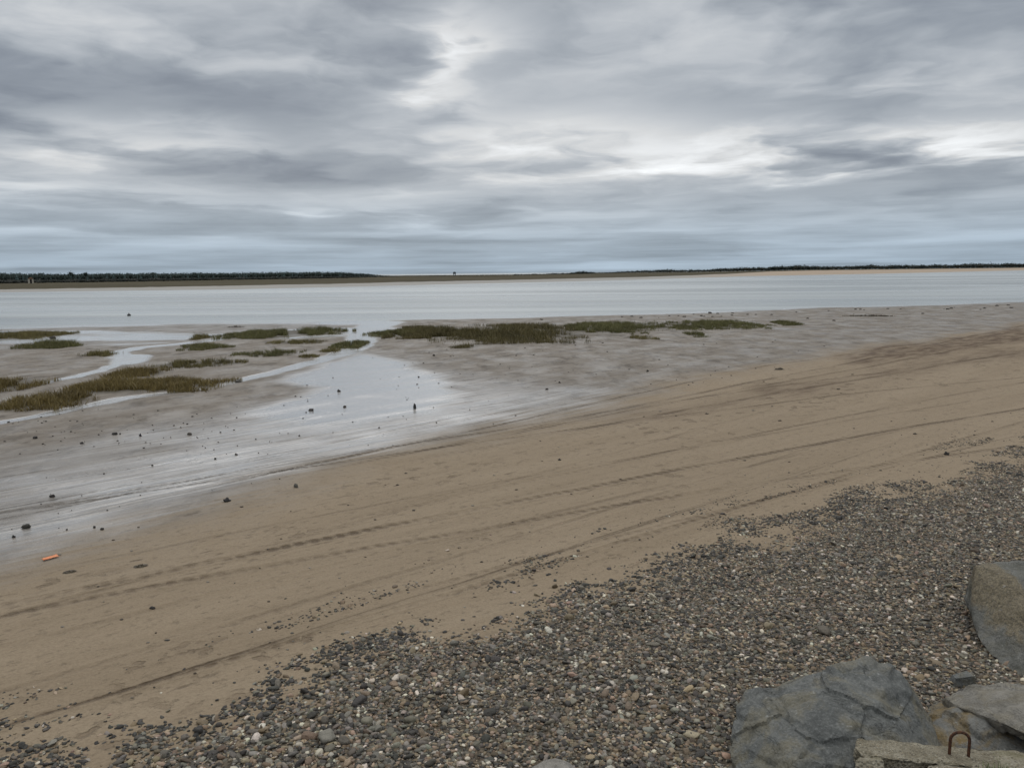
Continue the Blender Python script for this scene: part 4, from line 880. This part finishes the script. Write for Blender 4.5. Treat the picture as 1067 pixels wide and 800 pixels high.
    p = ground_point(577, 812); pts = [p + Vector((.26 * math.cos(a) * math.cos(e), .22 * math.sin(a) * math.cos(e), .17 * math.sin(e))) for a in np.arange(0, 6.28, .7) for e in (-.6, 0, .5, .95)]
    rock('boulder', pts, granite, 'pale rounded granite boulder cut by the bottom edge of the photo', 'boulder', .008, 6, 5, chip=.01, group='rock armour boulders')
    # concrete block with a rusty lifting loop
    s = NT('old_concrete'); P = s.obj(); n = s.noise(P, 4, 5, .6); g = s.noise(P, 60, 3, .7); v = s.voro(P, 38); vc = s.n('ShaderNodeTexVoronoi'); s.put(vc.inputs['Vector'], P); vc.inputs['Scale'].default_value = 38
    c = s.mix(s.ss(n, .35, .65), (.19, .17, .125), (.31, .285, .225)); stn = s.ramp(s.sep(vc.outputs['Color'])[0], [(0, (.07, .065, .055)), (.4, (.19, .16, .11)), (.75, (.30, .25, .17)), (1, (.46, .44, .38))]); c = s.mix(s.mul(s.ss(v, .42, .30), .8), c, stn)
    c = s.mix(s.mul(s.ss(g, .5, .7), .55), c, (.07, .06, .04)); c = s.mix(s.mul(s.ss(s.noise(P, 2.3, 4), .55, .7), .5), c, (.12, .11, .045))
    conc = s.bsdf(Base_Color=c, Roughness=.9, Specular_IOR_Level=.2, Normal=s.bump(s.add(s.mul(g, .012), s.add(s.mul(n, .03), s.mul(v, -.03))), 1.0, 1.0))
    root = link(bpy.data.objects.new('concrete_block', None)); o0 = A(960, 790, 6.4); root.location = (o0.x, o0.y, .2)
    tag(root, 'broken concrete block with exposed pebbles and a rusty iron loop', 'concrete block')
    def loc(p): return p - Vector(root.location)
    top = [A(893, 768.5, 6.75), A(960, 774, 6.8), A(1030, 781, 6.75), A(1110, 786, 6.7), A(889, 776, 6.55), A(897, 786, 6.35), A(970, 795, 6.3), A(1030, 797, 6.3), A(1110, 806, 6.2)]
    rock('slab', [loc(p) for p in top] + [loc(p) - Vector((0, 0, .16)) for p in top], conc, '', '', .014, 7, 6, parent=root, chip=.022)
    base = [A(898, 790, 6.72), A(1110, 800, 6.6), A(898, 830, 6.55), A(1110, 840, 6.4)]
    rock('core', [loc(p) - Vector((0, 0, .05)) for p in base] + [loc(Vector((p.x, p.y, .15))) for p in base], conc, '', '', .008, 8, 5, parent=root, chip=.012)
    for k, (x0, x1, yt) in enumerate([(891, 921, 788), (968, 1027, 795.5)]):
        q = [A(x0, yt + 4, 6.25), A(x1, yt + 4, 6.2), A(x0 + 4, yt, 6.4), A(x1 - 6, yt, 6.38), A(x0, yt + 40, 6.05), A(x1, yt + 40, 6.05), A(x0, yt + 40, 6.4), A(x1, yt + 40, 6.4)]
        rock('lump', [loc(p) for p in q], conc, '', '', .010, 9 + k, 5, parent=root, chip=.012)
    rs = NT('rusty_iron'); rn = rs.noise(rs.obj(), 45, 4); rm = rs.bsdf(Base_Color=rs.mix(rs.ss(rn, .35, .65), (.035, .018, .012), (.115, .048, .022)), Roughness=.85, Metallic=.2, Normal=rs.bump(rn, .004, .8))
    a, b = A(989, 787, 6.52), A(1009, 788.5, 6.48); w = (b - a).length / 2; mid = (a + b) / 2; ax = (b - a).normalized(); hgt = .5 * (A(999, 761, 6.5).z - mid.z)
    hh = A(999, 762.5, 6.5).z - mid.z
    path = [a - Vector((0, 0, .08))] + [a + Vector((0, 0, (hh - w) * t)) for t in (.0, .5)] + [mid + Vector((0, 0, hh - w)) - ax * w * math.cos(t) + Vector((0, 0, w * math.sin(t))) for t in np.linspace(0, math.pi, 13)] + [b + Vector((0, 0, (hh - w) * t)) for t in (.5, 0)] + [b - Vector((0, 0, .08))]
    cu = bpy.data.curves.new('lifting_loop', 'CURVE'); cu.dimensions = '3D'; cu.bevel_depth = .0135; cu.bevel_resolution = 4; sp_ = cu.splines.new('POLY'); sp_.points.add(len(path) - 1)
    for q, p in zip(sp_.points, path): q.co = (*loc(p), 1)
    tmp = bpy.data.objects.new('tmp', cu); me = bpy.data.meshes.new_from_object(tmp); bpy.data.objects.remove(tmp); me.materials.clear(); me.materials.append(rm)
    for p in me.polygons: p.use_smooth = True
    lo = link(bpy.data.objects.new('lifting_loop', me), root); lo['label'] = 'rusty iron lifting loop set in the concrete'
    # sprig of grass growing by the block
    n = 70; c = A(1043, 801, 6.15); X = c.x + rng.normal(0, .07, n); Y = c.y + rng.normal(0, .04, n); hh = rng.uniform(.04, .11, n)
    me = blades_mesh('grass_tuft', X - c.x, Y - c.y, np.full(n, -.04), hh, np.full(n, .005), np.array([.10, .14, .035])[None] * rng.uniform(.6, 1.4, (n, 1)), bpy.data.materials['marsh_grass'], .6)
    o = link(bpy.data.objects.new('grass_tuft', me)); o.location = c; tag(o, 'small green grass tuft growing on the broken concrete block', 'grass tuft')
build_boulders(); build_pebbles()

# ------------------------------------------------------------------ camera and view
cam = bpy.data.cameras.new('camera'); cam.sensor_fit = 'HORIZONTAL'; cam.sensor_width = 36; cam.lens = 36 * FPX / W0; cam.clip_start = .1; cam.clip_end = 20000
co = link(bpy.data.objects.new('camera', cam)); M = Matrix.Identity(4)
for i in range(3): M[i][0] = RT[i]; M[i][1] = UP[i]; M[i][2] = -FW[i]; M[i][3] = CAM[i]
co.matrix_world = M; scene.camera = co
vs = scene.view_settings; vs.view_transform = 'Standard'; vs.look = 'None'; vs.exposure = 0; vs.gamma = 1; vs.use_curve_mapping = False
scene.cycles.max_bounces = 6; scene.cycles.use_denoising = True
